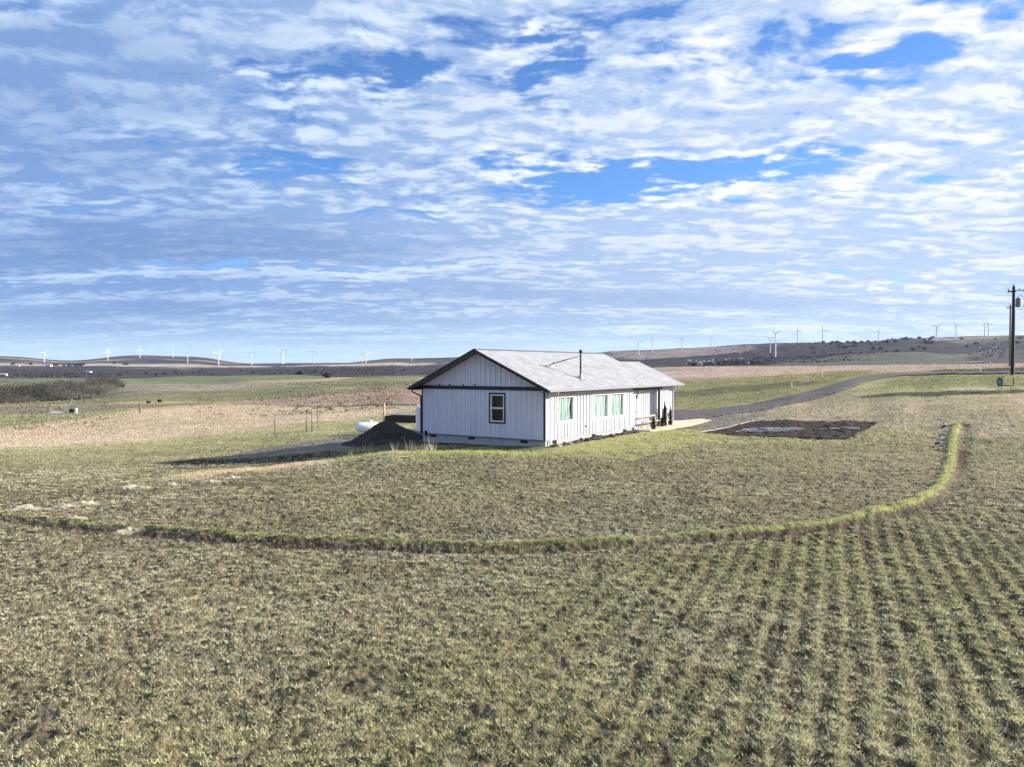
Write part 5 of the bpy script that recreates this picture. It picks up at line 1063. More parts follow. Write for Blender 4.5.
# ------------------------------------------------------------------ beside the house
def gravel_pile():
    cx, cy = -7.85, 46.6
    n = 60; ng = 34; V = []
    for i in range(ng + 1):
        for j in range(n):
            a = 2 * math.pi * j / n; f = i / ng
            rx, ry = 2.75 * (1 + .12 * math.cos(a * 2 + 1)), 2.5 * (1 + .1 * math.sin(a * 3))
            x = math.cos(a) * rx * f + .05 * f; y = math.sin(a) * ry * f
            h = 1.52 * max(0, 1 - f) ** 1.25 * (1 - .12 * math.exp(-(f / .12) ** 2))
            V.append((x, y, h))
    V = np.array(V)
    x = V[:, 0] + cx; y = V[:, 1] + cy
    g = base_surface(x, y); z0 = ground_z(cx, cy)
    V[:, 2] += g - z0 - .02 + (V[:, 2] > .02) * (.16 * fbm(x * 1.8, y * 1.8, 4, 5) + .09 * vnoise(x * 8, y * 8, 3))
    V[-n:, 2] -= .08
    idx = np.arange((ng + 1) * n).reshape(ng + 1, n)
    Fq = np.stack([idx[:-1], np.roll(idx[:-1], -1, 1), np.roll(idx[1:], -1, 1), idx[1:]], -1).reshape(-1, 4)
    o = mesh_np('gravel_pile', V, Fq, M_PILE, n=4, smooth=True); o.location = (cx, cy, z0)
    tag(o, 'conical heap of dark gravel in the shade left of the gable wall', 'gravel pile')
gravel_pile()

def propane_tank():
    x, y = -10.7, 55.6; z = ground_z(x, y) - .12
    t = thing('propane_tank', (x, y, z), R(20), 'white horizontal propane tank half hidden behind the gravel heap', 'tank'); t.scale = (.62, .62, .62)
    m_ = MB(); r = .58; L = 1.05
    seg = 20; rings = [(-L - .42, .12), (-L - .34, .34), (-L - .2, .49), (-L, r), (L, r), (L + .2, .49), (L + .34, .34), (L + .42, .12)]
    vs = [[m_.b.verts.new((px, math.cos(2 * math.pi * k / seg) * rr, .82 + math.sin(2 * math.pi * k / seg) * rr)) for k in range(seg)] for px, rr in rings]
    for a, b in zip(vs[:-1], vs[1:]):
        for k in range(seg): m_.b.faces.new((a[k], a[(k + 1) % seg], b[(k + 1) % seg], b[k]))
    m_.b.faces.new(vs[0]); m_.b.faces.new(vs[-1])
    m_.build('tank_body', M_TANK, t, smooth=True)
    MB().bar((.3, 0, 1.36), (.3, 0, 1.62), .22, seg=16).bar((.3, 0, 1.62), (.3, 0, 1.67), .24, .10, seg=16).build('valve_dome', M_TANK, t)
    for sx in (-.7, .7): MB().span((sx - .08, -.4, -.1), (sx + .08, .4, .27)).build('foot', M_CONC, t)
propane_tank()

def garden_bed():
    x0, y0 = -11.15, 65.3; x1, y1 = -8.0, 64.0
    cx, cy = (x0 + x1) / 2, (y0 + y1) / 2; z = ground_z(cx, cy)
    ang = math.atan2(y1 - y0, x1 - x0); L = math.hypot(x1 - x0, y1 - y0)
    t = thing('fenced_garden_bed', (cx, cy, z), ang, 'raised dark timber garden bed with tan corner posts and wire mesh', 'garden bed')
    m_ = MB(); D = 1.2
    for k in range(3):
        zz = .02 + k * .165
        m_.span((-L / 2, -.04, zz - (.2 if k == 0 else 0)), (L / 2, 0.01, zz + .155)); m_.span((-L / 2, D - .01, zz), (L / 2, D + .04, zz + .155))
        m_.span((-L / 2, .012, zz), (-L / 2 + .05, D - .012, zz + .155)); m_.span((L / 2 - .05, .012, zz), (L / 2, D - .012, zz + .155))
    m_.build('side_boards', M_DARKWOOD, t)
    MB().span((-L / 2 + .052, .014, .1), (L / 2 - .052, D - .014, .43)).build('soil', M_GARDEN, t)
    MB().span((-L / 2 - .02, D - .10, .52), (L / 2 + .02, D + .10, .60)).build('cap_rail', M_WHITE, t)
    for sx in (-L / 2 + .02, L / 2 - .1):
        for yy in (-.10,):
            MB().span((sx, yy - .055, .0), (sx + .11, yy + .055, 1.62)).build('post', M_TIMBER, t)
    MB().span((.12, D - .02, .61), (.17, D + .03, 1.6)).build('stake', M_MESH, t)
    m_ = MB()
    k = -L / 2 + .15
    while k < L / 2 - .1:
        m_.bar((k, D, .61), (k, D, 1.55), .006, seg=4); k += .15
    for zz in (.7, .88, 1.05, 1.22, 1.4, 1.55): m_.bar((-L / 2 + .1, D, zz), (L / 2 - .1, D, zz), .007, seg=4)
    m_.build('wire_mesh', M_MESH, t)
garden_bed()

def upright_tank():
    x, y = -6.75, 55.2; z = ground_z(x, y)
    t = thing('water_tank', (x, y, z), 0, 'white upright water tank just showing past the left corner of the house', 'tank')
    m_ = MB(); m_.bar((0, 0, 0), (0, 0, 1.75), .34, seg=20)
    for zz in (.35, .8, 1.25): m_.bar((0, 0, zz), (0, 0, zz + .06), .355, seg=20)
    m_.build('tank_body', M_TANK, t)
    MB().bar((0, 0, 1.75), (0, 0, 1.88), .34, .12, seg=20).bar((0, 0, 1.88), (0, 0, 1.95), .13, seg=14).build('lid', M_TANK, t)
upright_tank()
def heat_pump():
    x, y = at(3.3, HW + .75); z = ground_z(x, y)
    t = thing('heat_pump', (x, y, z), math.pi / 2 - TH, 'dark grey heat pump unit standing by the rear wall', 'heat pump')
    MB().span((-.42, -.2, .12), (.42, .2, .92), bevel=.02).build('casing', M_GREY, t)
    m_ = MB(); m_.bar((-.1, .2, .52), (-.1, .215, .52), .28, seg=20); m_.build('fan_grille', M_BLACK, t)
    for k in range(2): MB().span((-.35 + k * .6, -.24, -.1), (-.25 + k * .6, .24, .12)).build('foot', M_CONC, t)
heat_pump()

def saplings():
    spec = [(-17.98, 56.8, 1.75, 'forked leafless sapling, leftmost of those beyond the shadow'),
            (-16.23, 59.12, 1.75, 'straight dark sapling stake, left one of the close pair'),
            (-15.75, 58.93, 1.6, 'straight dark sapling stake, right one of the close pair'),
            (-16.75, 64.5, 1.5, 'thin pale leafless sapling right of the close pair of stakes')]
    for i, (x, y, h, lb) in enumerate(spec):
        t = thing('sapling', (x, y, ground_z(x, y)), random.random() * 6, lb, 'sapling', 'young bare saplings planted beyond the house')
        MB().bar((0, 0, -.05), (.02, .0, h), .035 if i in (1, 2) else .025, .016, seg=6).build('trunk', M_WOOD_GREY if i == 3 else M_POLE, t)
        m_ = MB()
        for k in range(12 if i in (0, 3) else 0):
            a = random.random() * 6.28; z0 = h * random.uniform(.35, .9); L = random.uniform(.25, .6) * (1 if i in (0, 3) else .45)
            m_.bar((0, 0, z0), (math.cos(a) * L * .6, math.sin(a) * L * .6, z0 + L * .8), .011, .005, seg=4)
        if i in (0, 3): m_.build('branches', M_BARK, t)
saplings()

def potted():
    spec = [(11.85, -.95, .75, .16, 'small dark conifer in a pot at the near corner of the porch'),
            (14.35, -.5, .6, .30, 'low dark bushy shrub beside the porch post'),
            (15.0, -.42, 1.62, .26, 'tallest dark columnar conifer in front of the white wing wall'),
            (16.0, -.42, 1.25, .18, 'slim dark conifer nearest the far corner of the house')]
    for x_, y_, h, w, lb in spec:
        x, y = at(x_, y_)
        t = thing('potted_conifer', (x, y, .24), random.random() * 6, lb, 'potted plant', 'potted evergreens along the patio')
        MB().bar((0, 0, 0), (0, 0, .28), .13, .17, seg=14).build('pot', M_POT, t)
        m_ = MB()
        for k in range(int(260 * h)):
            f = random.random(); a = random.random() * 6.28; rr = w * math.sin(min(1, f * 1.15 + .08) * math.pi) ** .6 * random.uniform(.6, 1.15) * (1 - .35 * f)
            c = Vector((math.cos(a) * rr * .8, math.sin(a) * rr * .8, .26 + f * (h - .3)))
            d = Vector((math.cos(a) * .5, math.sin(a) * .5, .9)).normalized() * random.uniform(.07, .15)
            s_ = d.cross(Vector((0, 0, 1))).normalized() * .025
            m_.b.faces.new([m_.b.verts.new(c - s_), m_.b.verts.new(c + s_), m_.b.verts.new(c + d)])
        m_.bar((0, 0, .2), (0, 0, h * .85), w * .45, w * .12, seg=8)
        m_.build('foliage', M_CONIFER, t)
potted()
def porch_bench():
    x, y = at(13.2, -.12); t = thing('porch_bench', (x, y, .24), math.pi / 2 - TH, 'low tan bench standing against the recessed porch wall', 'bench')
    m_ = MB()
    for k in range(3): m_.span((-1.15, -.36 + k * .13, .40), (1.15, -.25 + k * .13, .44))
    m_.build('seat', M_TAN, t)
    m_ = MB()
    for sx in (-1.1, 1.05): m_.beam((sx, .06, .42), (sx, .13, .80), .04, .05, up=(1, 0, 0))
    m_.span((-1.15, .09, .70), (1.15, .12, .80)); m_.build('backrest', M_TAN, t)
    for sx in (-1.08, 1.0):
        for yy in (-.32, .02): MB().span((sx, yy, 0), (sx + .06, yy + .06, .40)).build('leg', M_TAN, t)
porch_bench()

# ------------------------------------------------------------------ rocks
def rock_mesh(seed, name, mat):
    random.seed(seed); b = bmesh.new(); bmesh.ops.create_icosphere(b, subdivisions=2, radius=.5)
    off = Vector((random.random() * 9, random.random() * 9, random.random() * 9))
    from mathutils import noise as mn
    for v in b.verts:
        n = mn.noise(v.co * 1.7 + off); v.co *= 1 + .45 * n
        v.co.z = v.co.z * .7
    me = bpy.data.meshes.new(name); b.to_mesh(me); b.free(); me.materials.append(mat); return me
def rocks():
    W_ = [rock_mesh(k, 'rock', M_ROCKW) for k in range(4)]; D_ = [rock_mesh(10 + k, 'rock', M_ROCKD) for k in range(4)]
    random.seed(3)
    def put(x, y, s, me, lb, grp, sink=.12):
        o = bpy.data.objects.new('rock', me); COL.objects.link(o)
        o.scale = (s * random.uniform(.8, 1.3), s * random.uniform(.8, 1.2), s * random.uniform(.7, 1.1)); o.rotation_euler = (0, 0, random.random() * 6.3)
        o.location = (x, y, ground_z(x, y) + s * sink)
        tag(o, lb, 'rock', grp)
    # pale rocks on the inner side of the bank
    line = [(21.5, 37.2), (22.6, 38.9), (23.9, 41.1), (25.1, 42.9), (26.0, 44.4), (26.3, 45.0)]
    ln = resample(line, 18)
    for i, p in enumerate(ln):
        big = .11 + .12 * random.random()
        dark = i < 6 or i % 5 == 4
        put(p[0] - .35 + random.uniform(-.15, .15), p[1] + random.uniform(-.3, .3), big * (1.15 if dark else 1), random.choice(D_ if dark else W_),
            'dark basalt rock lying along the inner foot of the green bank at the right' if dark else 'pale rock lying along the inner foot of the green bank at the right', 'dark rocks along the bank' if dark else 'pale rocks along the bank')
    for i in range(15):
        u = -.35 + i * .19 + random.uniform(-.06, .06); v = -.42 - .25 * random.random()
        x, y = at(u, v)
        pale = i % 3 == 1
        put(x, y, random.uniform(.2, .36), random.choice(W_ if pale else D_), 'pale grey rock in the small heap at the near corner of the house' if pale else 'dark rock in the small heap at the near corner of the house',
            'pale rocks at the house corner' if pale else 'dark rocks at the house corner', .2)
    for i in range(46):
        u = 2.3 + i * .185 + random.uniform(-.06, .06); v = -.30 - .30 * random.random()
        x, y = at(u, v)
        put(x, y, random.uniform(.22, .40), random.choice(D_), 'dark rock in the row along the foot of the long sunlit wall', 'dark rocks along the long wall', .22)
rocks()

# ------------------------------------------------------------------ marker posts beyond the road
def markers():
    for i, (x, y) in enumerate(MARKERS):
        r = math.hypot(x, y)
        h = .45 + .0018 * r
        t = thing('marker_post', (x, y, ground_z(x, y)), 0, 'short white marker post in the field beside the gravel road', 'marker post', 'white marker posts along the road')
        MB().bar((0, 0, -.05), (0, 0, h), .10, seg=8).ball((0, 0, h), (.2, .2, .12)).build('tube', M_WHITE, t)
markers()

# ------------------------------------------------------------------ utility poles and meter stand
PX, PY = 53.65, 80.4
def utility_pole(x, y, h, label, transformer, mat):
    z = ground_z(x, y)
    t = thing('utility_pole', (x, y, z), R(-35), label, 'utility pole')
    MB().bar((0, 0, -.2), (0, 0, h), .19, .13, seg=12).build('pole', mat, t)
    m_ = MB(); m_.span((-.55, -.07, h - .62), (.20, .07, h - .48)); m_.bar((-.45, 0, h - .48), (-.45, 0, h - .25), .04, seg=8); m_.bar((0, 0, h), (0, 0, h + .22), .04, seg=8)
    m_.build('crossarm', M_POLE, t)
    if transformer:
        m_ = MB(); m_.bar((.42, -.1, h - 2.25), (.42, -.1, h - 1.35), .24, seg=16); m_.bar((.42, -.1, h - 1.35), (.42, -.1, h - 1.27), .25, .15, seg=16)
        m_.bar((.38, -.1, h - 1.27), (.38, -.1, h - 1.05), .04, seg=8); m_.span((.12, -.14, h - 2.05), (.30, -.06, h - 1.97)); m_.span((.12, -.14, h - 1.6), (.30, -.06, h - 1.52))
        m_.build('transformer', M_GREY, t)
        m_ = MB(); m_.span((.13, -.05, h - .50), (.95, .05, h - .42)); m_.bar((.85, 0, h - .42), (.95, 0, h - .65), .05, seg=8); m_.bar((.5, 0, h - .42), (.5, 0, h - .25), .04, seg=8)
        m_.build('cutout_bracket', M_GREY, t)
        pts = []
        for k in range(15):
            a = R(-100 + k * 14); pts.append((.58 + .38 * math.cos(a), -.1, h - 1.75 + .75 * math.sin(a)))
        MB().tube(pts, .022, 6).build('drop_cable', M_BLACK, t)
        MB().bar((.15, -.15, 0), (.15, -.15, h - 2.6), .035, seg=8).build('riser_conduit', M_GALV, t)
    return t
utility_pole(PX, PY, 9.5, 'tall dark wooden utility pole with a grey transformer near its top', True, M_POLE)
P2 = (94.2, 142.0)
utility_pole(*P2, 11.6, 'thin brown utility pole standing farther off behind the transformer pole', False, M_WOOD_GREY)
def wire(a, b, sag, label, r=.010):
    a = Vector(a); b = Vector(b); n = 24
    pts = [a.lerp(b, k / n) - Vector((0, 0, 4 * sag * (k / n) * (1 - k / n))) for k in range(n + 1)]
    pts = [p - a for p in pts]
    o = MB().tube(pts, r, 5).build('overhead_wire', M_GREY); o.location = a
    tag(o, label, 'power line')
zt = ground_z(PX, PY) + 9.5
wire((PX - .35, PY + .2, zt - .3), (P2[0] - .3, P2[1], ground_z(*P2) + 11.3), 1.2, 'overhead wire running from the transformer pole back to the farther pole')
wire((PX - .35, PY + .2, zt - .35), (86.0, 190.0, ground_z(86, 190) + 9.2), 3.0, 'slack overhead wire dropping leftwards away from the transformer pole', .008)
wire((PX + .1, PY, zt + .1), (100.0, 96.0, ground_z(100, 96) + 10.2), 1.4, 'overhead wire leaving the transformer pole to the right')

def meter_stand():
    x, y = 41.05, 63.1; z = ground_z(x, y)
    t = thing('meter_stand', (x, y, z), R(-33), 'grey electric meter cabinet on two pale posts in the grass', 'meter stand')
    MB().span((-.22, -.12, .42), (.22, .12, 1.02), bevel=.02).build('cabinet', M_GREY, t)
    MB().bar((-.02, -.12, .72), (-.02, -.20, .72), .09, seg=16).build('meter_dial', M_GALV, t)
    MB().poly([(-.2, -.1, 1.02), (.2, -.1, 1.02), (0, -.1, 1.15)], (0, .2, 0)).build('hood', M_BLACK, t)
    for sx in (-.15, .09): MB().span((sx, -.04, -.1), (sx + .08, .04, .415)).build('post', M_WHITE, t)
    MB().tube([(.22, 0, .46), (.95, 0, .46), (.95, 0, 1.1)], .03, 8).build('conduit', M_BLACK, t)
meter_stand()

# ------------------------------------------------------------------ far away: turbines, farms, trees
def turbines():
    def make():
        t = thing('wind_turbine', (0, 0, 0), 0, 'x', 'wind turbine', 'white wind turbines along the far ridges')
        # built for a hub height of 80
        MB().bar((0, 0, -6), (0, 0, 79), 2.9, 1.7, seg=14).build('tower', M_TURB, t)
        na = MB().box((0, 1.5, 80.3), (3.8, 9.5, 3.8), bevel=.6).build('nacelle', M_TURB, t)
        hub = MB().bar((0, -3.4, 80.3), (0, -6.2, 80.3), 1.9, .9, seg=12).build('hub', M_TURB, t)
        return t
    proto = make()
    sv0 = dict()
    all_t = [proto] + [copy_tree(proto) for _ in range(len(TURBINES) - 1)]
    for i, (x, y, z, hub) in enumerate(TURBINES):
        t = all_t[i]
        s = hub / 80.0
        left = x < 0
        # the two odd entries are rotors of a pair that overlap in view
        s = max(s, .52)
        r = math.hypot(x, y)
        t.location = (x, y, ground_z(x, y)); q_ = 1.2 if hub < 70 or left else .85
        t.scale = (s * q_, s * q_, s)
        face = R(random.uniform(-35, 35)) - math.atan2(x, y)
        t.rotation_euler = (0, 0, face)
        ph = random.random() * 2.1
        R_ = 46 if left else (28 if hub > 60 else 38)
        for k in range(3):
            a = ph + k * 2 * math.pi / 3
            ca, sa = math.cos(a), math.sin(a)
            m_ = MB(); secs = []
            for f, c_, tk in ((.03, 1.7, 1.6), (.2, 3.2, 1.0), (.55, 2.1, .6), (1.0, .8, .25)):
                rr = R_ * f / 1.2
                pts = [(-c_ * .35, -tk / 2), (c_ * .65, -tk / 4), (c_ * .65, tk / 4), (-c_ * .35, tk / 2)]
                secs.append([m_.b.verts.new((rr * sa + p * ca, -4.8 + q, 80.3 + rr * ca - p * sa)) for p, q in pts])
            for A_, B_ in zip(secs[:-1], secs[1:]):
                for j in range(4): m_.b.faces.new((A_[j], A_[(j + 1) % 4], B_[(j + 1) % 4], B_[j]))
            m_.b.faces.new(secs[0]); m_.b.faces.new(secs[-1])
            m_.build('blade', M_TURB, t)
        sv0[i] = t
    order = sorted(range(len(TURBINES)), key=lambda i: TURBINES[i][0] / TURBINES[i][1])
    L = [i for i in order if TURBINES[i][0] < 0]; Rr = [i for i in order if TURBINES[i][0] > 0]
    words = ['first', 'second', 'third', 'fourth', 'fifth', 'sixth', 'seventh', 'eighth', 'ninth', 'tenth', 'eleventh', 'twelfth', 'thirteenth', 'fourteenth', 'fifteenth']
    for n_, i in enumerate(L): sv0[i]['label'] = 'white wind turbine left of the house, %s counting from the left edge of the view' % words[n_]
    for n_, i in enumerate(Rr): sv0[i]['label'] = 'white wind turbine right of the house roof, %s counting rightwards from the roof' % words[n_]
turbines()

def bare_tree(seed, h, spread, tone):
    """a winter tree: trunk, limbs and a cloud of twigs as fine tapered slivers"""
    rg = np.random.default_rng(seed)
    t = bpy.data.objects.new('bare_tree', None); COL.objects.link(t)
    m_ = MB()
    m_.bar((0, 0, -.4), (0, 0, h * .35), .16, .12, seg=7)
    tips = []
    for k in range(9):
        a = rg.random() * 6.28; L = h * rg.uniform(.35, .6); el = rg.uniform(.6, 1.35)
        z0 = h * rg.uniform(.08, .35)
        p = Vector((0, 0, z0)); q = p + Vector((math.cos(a) * math.cos(el) * L * spread, math.sin(a) * math.cos(el) * L * spread, math.sin(el) * L))
        m_.bar(p, q, .08, .03, seg=5); tips.append((p, q))
    m_.build('trunk', M_BARK, t)
    V = []; F_ = []; Cc = []
    n = 2600
    cl = [(rg.uniform(-1, 1), rg.uniform(-1, 1), rg.uniform(-.2, 1), rg.uniform(.25, .5)) for _ in range(16)]
    for k in range(n):
        cx, cy, cz, cr = cl[rg.integers(16)]
        while True:
            d = rg.normal(0, 1, 3); d /= np.linalg.norm(d) + 1e-9
            break
        rr = rg.random() ** .4 * cr
        p = np.array([cx * .62, cy * .62, .45 + cz * .32]) + d * rr * np.array([1, 1, .75])
        p = p * np.array([h * .62 * spread, h * .62 * spread, h * .82])
        if p[2] < .1: p[2] = rg.uniform(.1, .5) * h
        L = rg.uniform(.25, .65); dd = d * .5 + rg.normal(0, .5, 3) + np.array([0, 0, .5]); dd /= np.linalg.norm(dd)
        sd = np.cross(dd, rg.normal(0, 1, 3)); sd /= np.linalg.norm(sd) + 1e-9; sd *= .032
        b = len(V); V += [p - sd, p + sd, p + dd * L]; F_.append((b, b + 1, b + 2))
        c = np.array(tone) * rg.uniform(.45, 1.6); Cc += [c, c, c]
    mesh_np('crown', V, F_, M_LEAF, t, attrs={'Col': np.array(Cc)})
    return t
def grove():
    protos = [bare_tree(1, 7.5, 1.15, (.13, .12, .105)), bare_tree(2, 6.5, 1.3, (.10, .095, .08)), bare_tree(3, 8.5, 1.0, (.06, .058, .048)), bare_tree(5, 5.5, 1.4, (.19, .175, .155))]
    used = set(); out = []
    random.seed(12)
    spots = []
    for k in range(46):
        f = k / 45
        x_ = -.705 + f * .165; r_ = 292 - 14 * math.sin(f * 3) + (k % 3) * 9 + random.uniform(-3, 3)
        r_ = 283 + (k % 3) * 11 + f * 30 + random.uniform(-3, 3)
        spots.append((x_ + random.uniform(-.003, .003), r_, max(.75, 1.2 - .25 * f)))
    spots += [(-.69, 262, .7), (-.672, 266, .75), (-.655, 274, .72), (-.64, 283, .6), (-.535, 372, 1.0), (-.528, 378, .7), (-.55, 352, .95), (-.556, 345, .8)]
    spots.sort()
    for i, (b, r, s) in enumerate(spots):
        k = i % 4
        t = protos[k] if k not in used else copy_tree(protos[k]); used.add(k)
        y = r / math.sqrt(1 + b * b); x = b * y
        s *= random.uniform(.85, 1.15)
        t.location = (x, y, ground_z(x, y) - .2); t.scale = (s * 1.2, s * 1.2, s); t.rotation_euler = (0, 0, random.random() * 6.3)
        lone = b > -.5565
        tag(t, 'lone leafless tree at the right end of the grey grove' if lone else ('mid grey', 'dull brown', 'darkest and tallest', 'low and palest')[k] + ' leafless tree crowded into the grove at the far left', 'tree', 'lone trees right of the grove' if lone else 'bare trees of the far left grove')
grove()

def far_bush(seed, tone):
    rg = np.random.default_rng(seed); V = []; F_ = []; Cc = []
    for k in range(150):
        d = rg.normal(0, 1, 3); d /= np.linalg.norm(d)
        p = d * np.array([.5, .5, .42]) * rg.uniform(.6, 1.1) + np.array([0, 0, .4])
        if p[2] < 0: p[2] = .05
        a = rg.normal(0, .18, 3); b_ = rg.normal(0, .18, 3)
        n = len(V); V += [p, p + a, p + b_]; F_.append((n, n + 1, n + 2)); c = np.array(tone) * rg.uniform(.6, 1.5); Cc += [c] * 3
    t = bpy.data.objects.new('dark_tree', None); COL.objects.link(t)
    MB().bar((0, 0, -.2), (0, 0, .5), .05, .03, seg=6).build('trunk', M_BARK, t)
    mesh_np('crown', V, F_, M_LEAF, t, attrs={'Col': np.array(Cc)})
    return t
def far_trees():
    ev = [far_bush(21, (.035, .04, .03)), far_bush(22, (.05, .045, .04)), far_bush(23, (.045, .05, .035))]
    used = set(); random.seed(5); n = 0
    def put(x, y, s, lb, grp):
        nonlocal n
        k = n % 3; t = ev[k] if k not in used else copy_tree(ev[k]); used.add(k); n += 1
        t.location = (x, y, ground_z(x, y)); t.scale = (s * 1.2, s * 1.2, s); t.rotation_euler = (0, 0, random.random() * 6.3)
        tag(t, lb, 'tree', grp)
    for k in range(75):        # along the skyline of the right hand hill and down its scrubby face
        b = random.uniform(.40, .56) if k < 55 else random.uniform(.34, .68)
        r = random.uniform(3050, 3450) if k % 2 else random.uniform(2450, 3100)
        y = r / math.sqrt(1 + b * b); put(b * y, y, random.uniform(6, 11), 'dark far tree standing on the skyline of the right hand hill' if k % 2 else 'dark far tree on the scrubby face of the right hand hill', 'dark trees on the right hand skyline' if k % 2 else 'dark trees on the right hand hill face')
    for k in range(55):        # around the village below the hill
        b = random.uniform(.235, .34); r = random.uniform(1560, 1750)
        y = r / math.sqrt(1 + b * b); put(b * y, y, random.uniform(3, 6), 'dark far tree among the village houses below the hill', 'dark trees in the village')
    for k in range(34):        # scrub belt across the valley at the left
        b = random.uniform(-.66, -.10); r = random.uniform(1750, 2600)
        y = r / math.sqrt(1 + b * b); put(b * y, y, random.uniform(3.5, 6.5), 'dark far tree in the scrubby valley at the left', 'dark trees across the left valley')
    for k in range(22):
        b = random.uniform(-.61, -.57) if k < 14 else random.uniform(-.68, -.45); r = random.uniform(4500, 4900)
        y = r / math.sqrt(1 + b * b); put(b * y, y, random.uniform(9, 16), 'tiny dark tree on the far ridge at the left', 'dark trees on the far left ridge')
    for b, r, s in ((-.247, 700, 5), (-.283, 1020, 6), (-.52, 520, 3.0), (-.47, 176, .7), (-.485, 172, .6)):
        y = r / math.sqrt(1 + b * b); put(b * y, y, s, 'single dark bush standing out in the open fields at the left', 'single bushes in the left fields')
far_trees()

def scrub():
    """sagebrush and weeds dotted over the middle-distance slopes, nobody could count it"""
    rg = np.random.default_rng(44)
    V = []; F_ = []; Cc = []
    n = 15000
    b = rg.uniform(-.80, -.02, n); r = np.exp(rg.uniform(np.log(95), np.log(420), n))
    n2 = 16000
    b2 = rg.uniform(-.8, .0, n2); r2 = np.exp(rg.uniform(np.log(1400), np.log(3200), n2))
    b3 = rg.uniform(.12, .80, 7000); r3 = np.exp(rg.uniform(np.log(1500), np.log(3300), 7000))
    b = np.concatenate([b, b2, b3]); r = np.concatenate([r, r2, r3])
    y = r / np.sqrt(1 + b * b); x = b * y
    z, m = surface(x, y)
    den = fbm(x / (r * .09), y / (r * .09), 3, 66)
    keep = rg.random(len(x)) < .25 + 1.3 * den
    x, y, z, r = x[keep], y[keep], z[keep], r[keep]
    N_ = len(x)
    size = np.where(r < 1000, .22 + .0012 * r, 3.0 + .0006 * r) * rg.uniform(.6, 1.4, N_)
    K = 7
    X = np.repeat(x, K); Y = np.repeat(y, K); Z_ = np.repeat(z, K); S_ = np.repeat(size, K)
    c = np.stack([X + rg.normal(0, .45, N_ * K) * S_, Y + rg.normal(0, .45, N_ * K) * S_, Z_ + rg.random(N_ * K) * .45 * S_], 1)
    e1 = rg.normal(0, .34, (N_ * K, 3)) * S_[:, None]; e2 = rg.normal(0, .34, (N_ * K, 3)) * S_[:, None]
    V = np.stack([c, c + e1, c + e2], 1).reshape(-1, 3); F_ = np.arange(N_ * K * 3).reshape(-1, 3)
    fr = (np.repeat(r, K) > 1000)[:, None]
    col = np.where(fr, np.array([.07, .058, .065]), np.where(rg.random((N_ * K, 1)) < .5, np.array([.27, .24, .19]), np.array([.14, .13, .085])))
    col = np.repeat(col * rg.uniform(.6, 1.4, (N_ * K, 1)), 3, 0)
    o = mesh_np('scrub', V, F_, M_LEAF, attrs={'Col': col})
    tag(o, 'low brown scrub and weeds scattered over the slopes and valley', 'scrub', kind='stuff')
scrub()
def weeds():
    rg = np.random.default_rng(91); n = 90000
    bb = rg.uniform(-.84, .84, n); r = np.exp(rg.uniform(np.log(62), np.log(430), n))
    y = r / np.sqrt(1 + bb * bb); x = bb * y
    keep = ~((y < 62) & (x > -24) & (x < 4)) & ~in_garden(x, y)
    dl, _ = seg_dist(x, y, smooth_line([tuple((np.array(a) + np.array(b_)) / 2) for a, b_ in zip(ROAD_LEFT, ROAD_RIGHT)], 4))
    keep &= (dl > 4.6) & ~((y < 72) & (x > 9) & (x < 22) & (y > 44))
    keep &= rg.random(n) < (.55 + 1.1 * fbm(x / (r * .04), y / (r * .04), 3, 67)) * sst(r, 60, 95)
    x, y, r = x[keep], y[keep], r[keep]; n = len(x)
    c = field_colour(x, y) * rg.uniform(.78, 1.3, (n, 1))
    sz = .8 + .006 * r
    o = tufts('weeds', x, y, (.05 + .08 * rg.random(n)) * sz, .20 * sz * rg.uniform(.6, 1.5, n), 5, c, .055 * sz, .8)
    tag(o, 'coarse weeds and stubble standing over the farther fields', 'weeds', kind='stuff')
weeds()

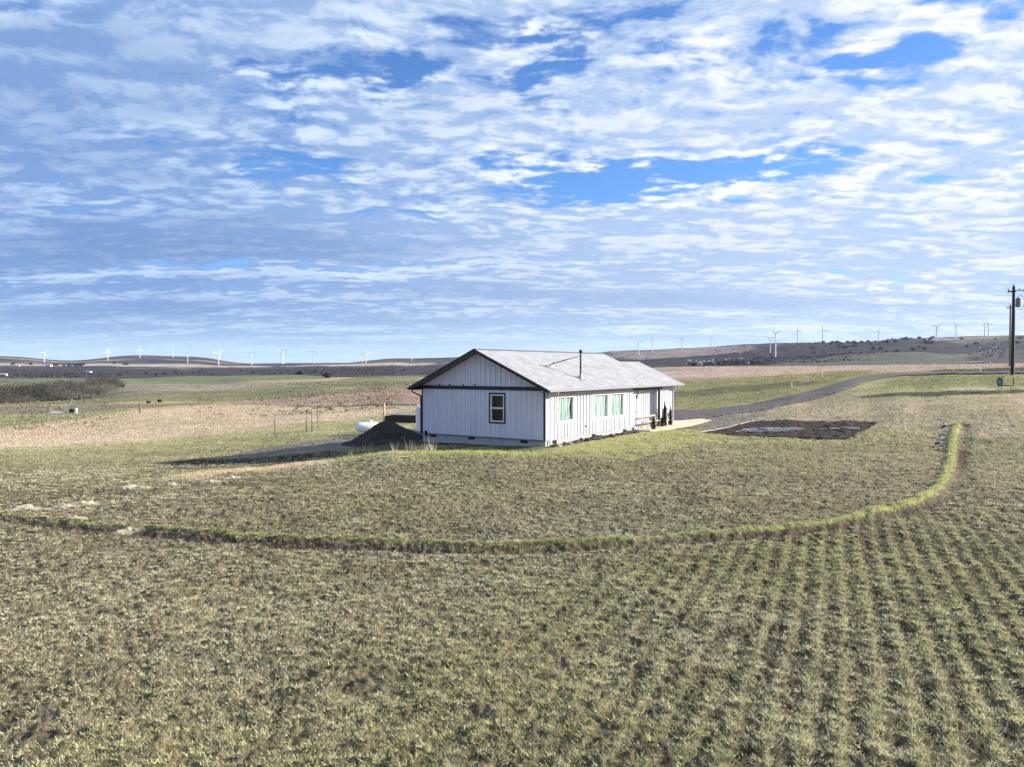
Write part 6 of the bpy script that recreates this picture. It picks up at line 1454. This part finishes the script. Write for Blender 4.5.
def farms():
    def building(x, y, w, d, h, rz, label, grp, mat=M_TOWN, rmat=M_TOWNROOF):
        t = thing('farm_building', (x, y, ground_z(x, y)), rz, label, 'building', grp)
        m_ = MB(); m_.span((-w / 2, -d / 2, -3), (w / 2, d / 2, h)); 
        m_.build('wall', mat, t)
        m_ = MB(); m_.poly([(-w / 2 - .4, -d / 2 - .5, h + .01), (-w / 2 - .4, d / 2 + .5, h + .01), (-w / 2 - .4, 0, h + d * .3)], Vector((w + .8, 0, 0))); m_.build('roof', rmat, t)
        m_ = MB(); m_.span((-w * .1, -d / 2 - .06, 0), (w * .1, -d / 2 - .01, h * .75)); m_.build('door', M_GREY, t)
        return t
    def P_(b, r): y = r / math.sqrt(1 + b * b); return b * y, y
    for b, r, w, lb in ((-.658, 4350, 26, 'small white farm building on the far left ridge'), (-.617, 4350, 46, 'long white farm shed on the far left ridge'), (-.564, 2350, 26, 'white barn in the scrubby valley beyond the grove'),
                     (-.678, 2000, 24, 'white barn half hidden at the far left edge of the valley'), (-.300, 3900, 16, 'left of two small white buildings below the far turbines'), (-.279, 3900, 22, 'right of two small white buildings below the far turbines'), (-.342, 3800, 18, 'small white building near the turbine left of the pair')):
        w *= .6; x, y = P_(b, r); building(x, y, w, w * .5, w * .25, random.uniform(-.3, .3), lb, None, M_TOWN, M_TOWN)
    random.seed(8)
    for k in range(30):
        b = random.uniform(.225, .315) if k < 24 else random.uniform(.615, .66)
        r = random.uniform(1600, 2050) if k < 24 else random.uniform(2150, 2500)
        x, y = P_(b, r); s = random.uniform(4, 8)
        building(x, y, s, s * .7, s * .35, random.random() * 3, 'small pale house in the village below the hill' if k < 24 else 'small pale house on the slope below the right hand ridge', 'houses of the far village' if k < 24 else 'houses on the right hand slope', M_TOWN, random.choice([M_TOWN, M_TOWNROOF]))
    # small things out in the left field
    x, y = -73.4, 125.0
    t = thing('pump_box', (x, y, ground_z(x, y)), .1, 'small dark box standing alone in the left field', 'pump box')
    MB().span((-.32, -.3, -.2), (.32, .3, .72)).build('casing', M_DARKWOOD, t)
    MB().poly([(-.38, -.36, .721), (.38, -.36, .721), (.38, .36, .82), (-.38, .36, .82)], Vector((0, 0, .04))).build('lid', M_GREY, t)
    x, y = -72.6, 124.8
    t = thing('water_barrel', (x, y, ground_z(x, y)), 0, 'small white barrel beside the dark box in the left field', 'barrel')
    MB().bar((0, 0, -.1), (0, 0, .78), .2, seg=16).bar((0, 0, .78), (0, 0, .84), .2, .12, seg=16).build('barrel_body', M_TANK, t)
    x, y = -75.6, 124.6
    t = thing('irrigation_pipe', (x, y, ground_z(x, y)), 0, 'bundle of white pipes lying left of the small dark box', 'pipes')
    m_ = MB()
    for k in range(4): m_.bar((-1.1, k * .2 - .3, .10 + (k % 2) * .14), (1.1, k * .2 - .3, .10 + (k % 2) * .14), .11, seg=8)
    m_.build('pipes', M_TANK, t)
    x, y = -54.97, 110.7
    t = thing('fence_post', (x, y, ground_z(x, y)), 0, 'single weathered wooden post in the pale stubble at the left', 'post')
    MB().bar((0, 0, -.2), (0, 0, 1.5), .16, .14, seg=8).build('post', M_WOOD_GREY, t)
farms()

# ------------------------------------------------------------------ the air between
def haze():
    o = MB().span((-12500, -400, -60), (12500, 12500, 330)).build('haze', bpy.data.materials.new('thin winter air'))
    mt = o.data.materials[0]; mt.use_nodes = True; T = NT(mt.node_tree)
    v = T.node('ShaderNodeVolumePrincipled'); v.inputs['Color'].default_value = (.60, .72, 1.0, 1); v.inputs['Density'].default_value = 2.6e-5
    v.inputs['Anisotropy'].default_value = .2
    ou = T.node('ShaderNodeOutputMaterial'); T.l.new(v.outputs[0], ou.inputs['Volume'])
    tag(o, 'thin blue winter haze over the far hills', 'haze', kind='stuff')
haze()
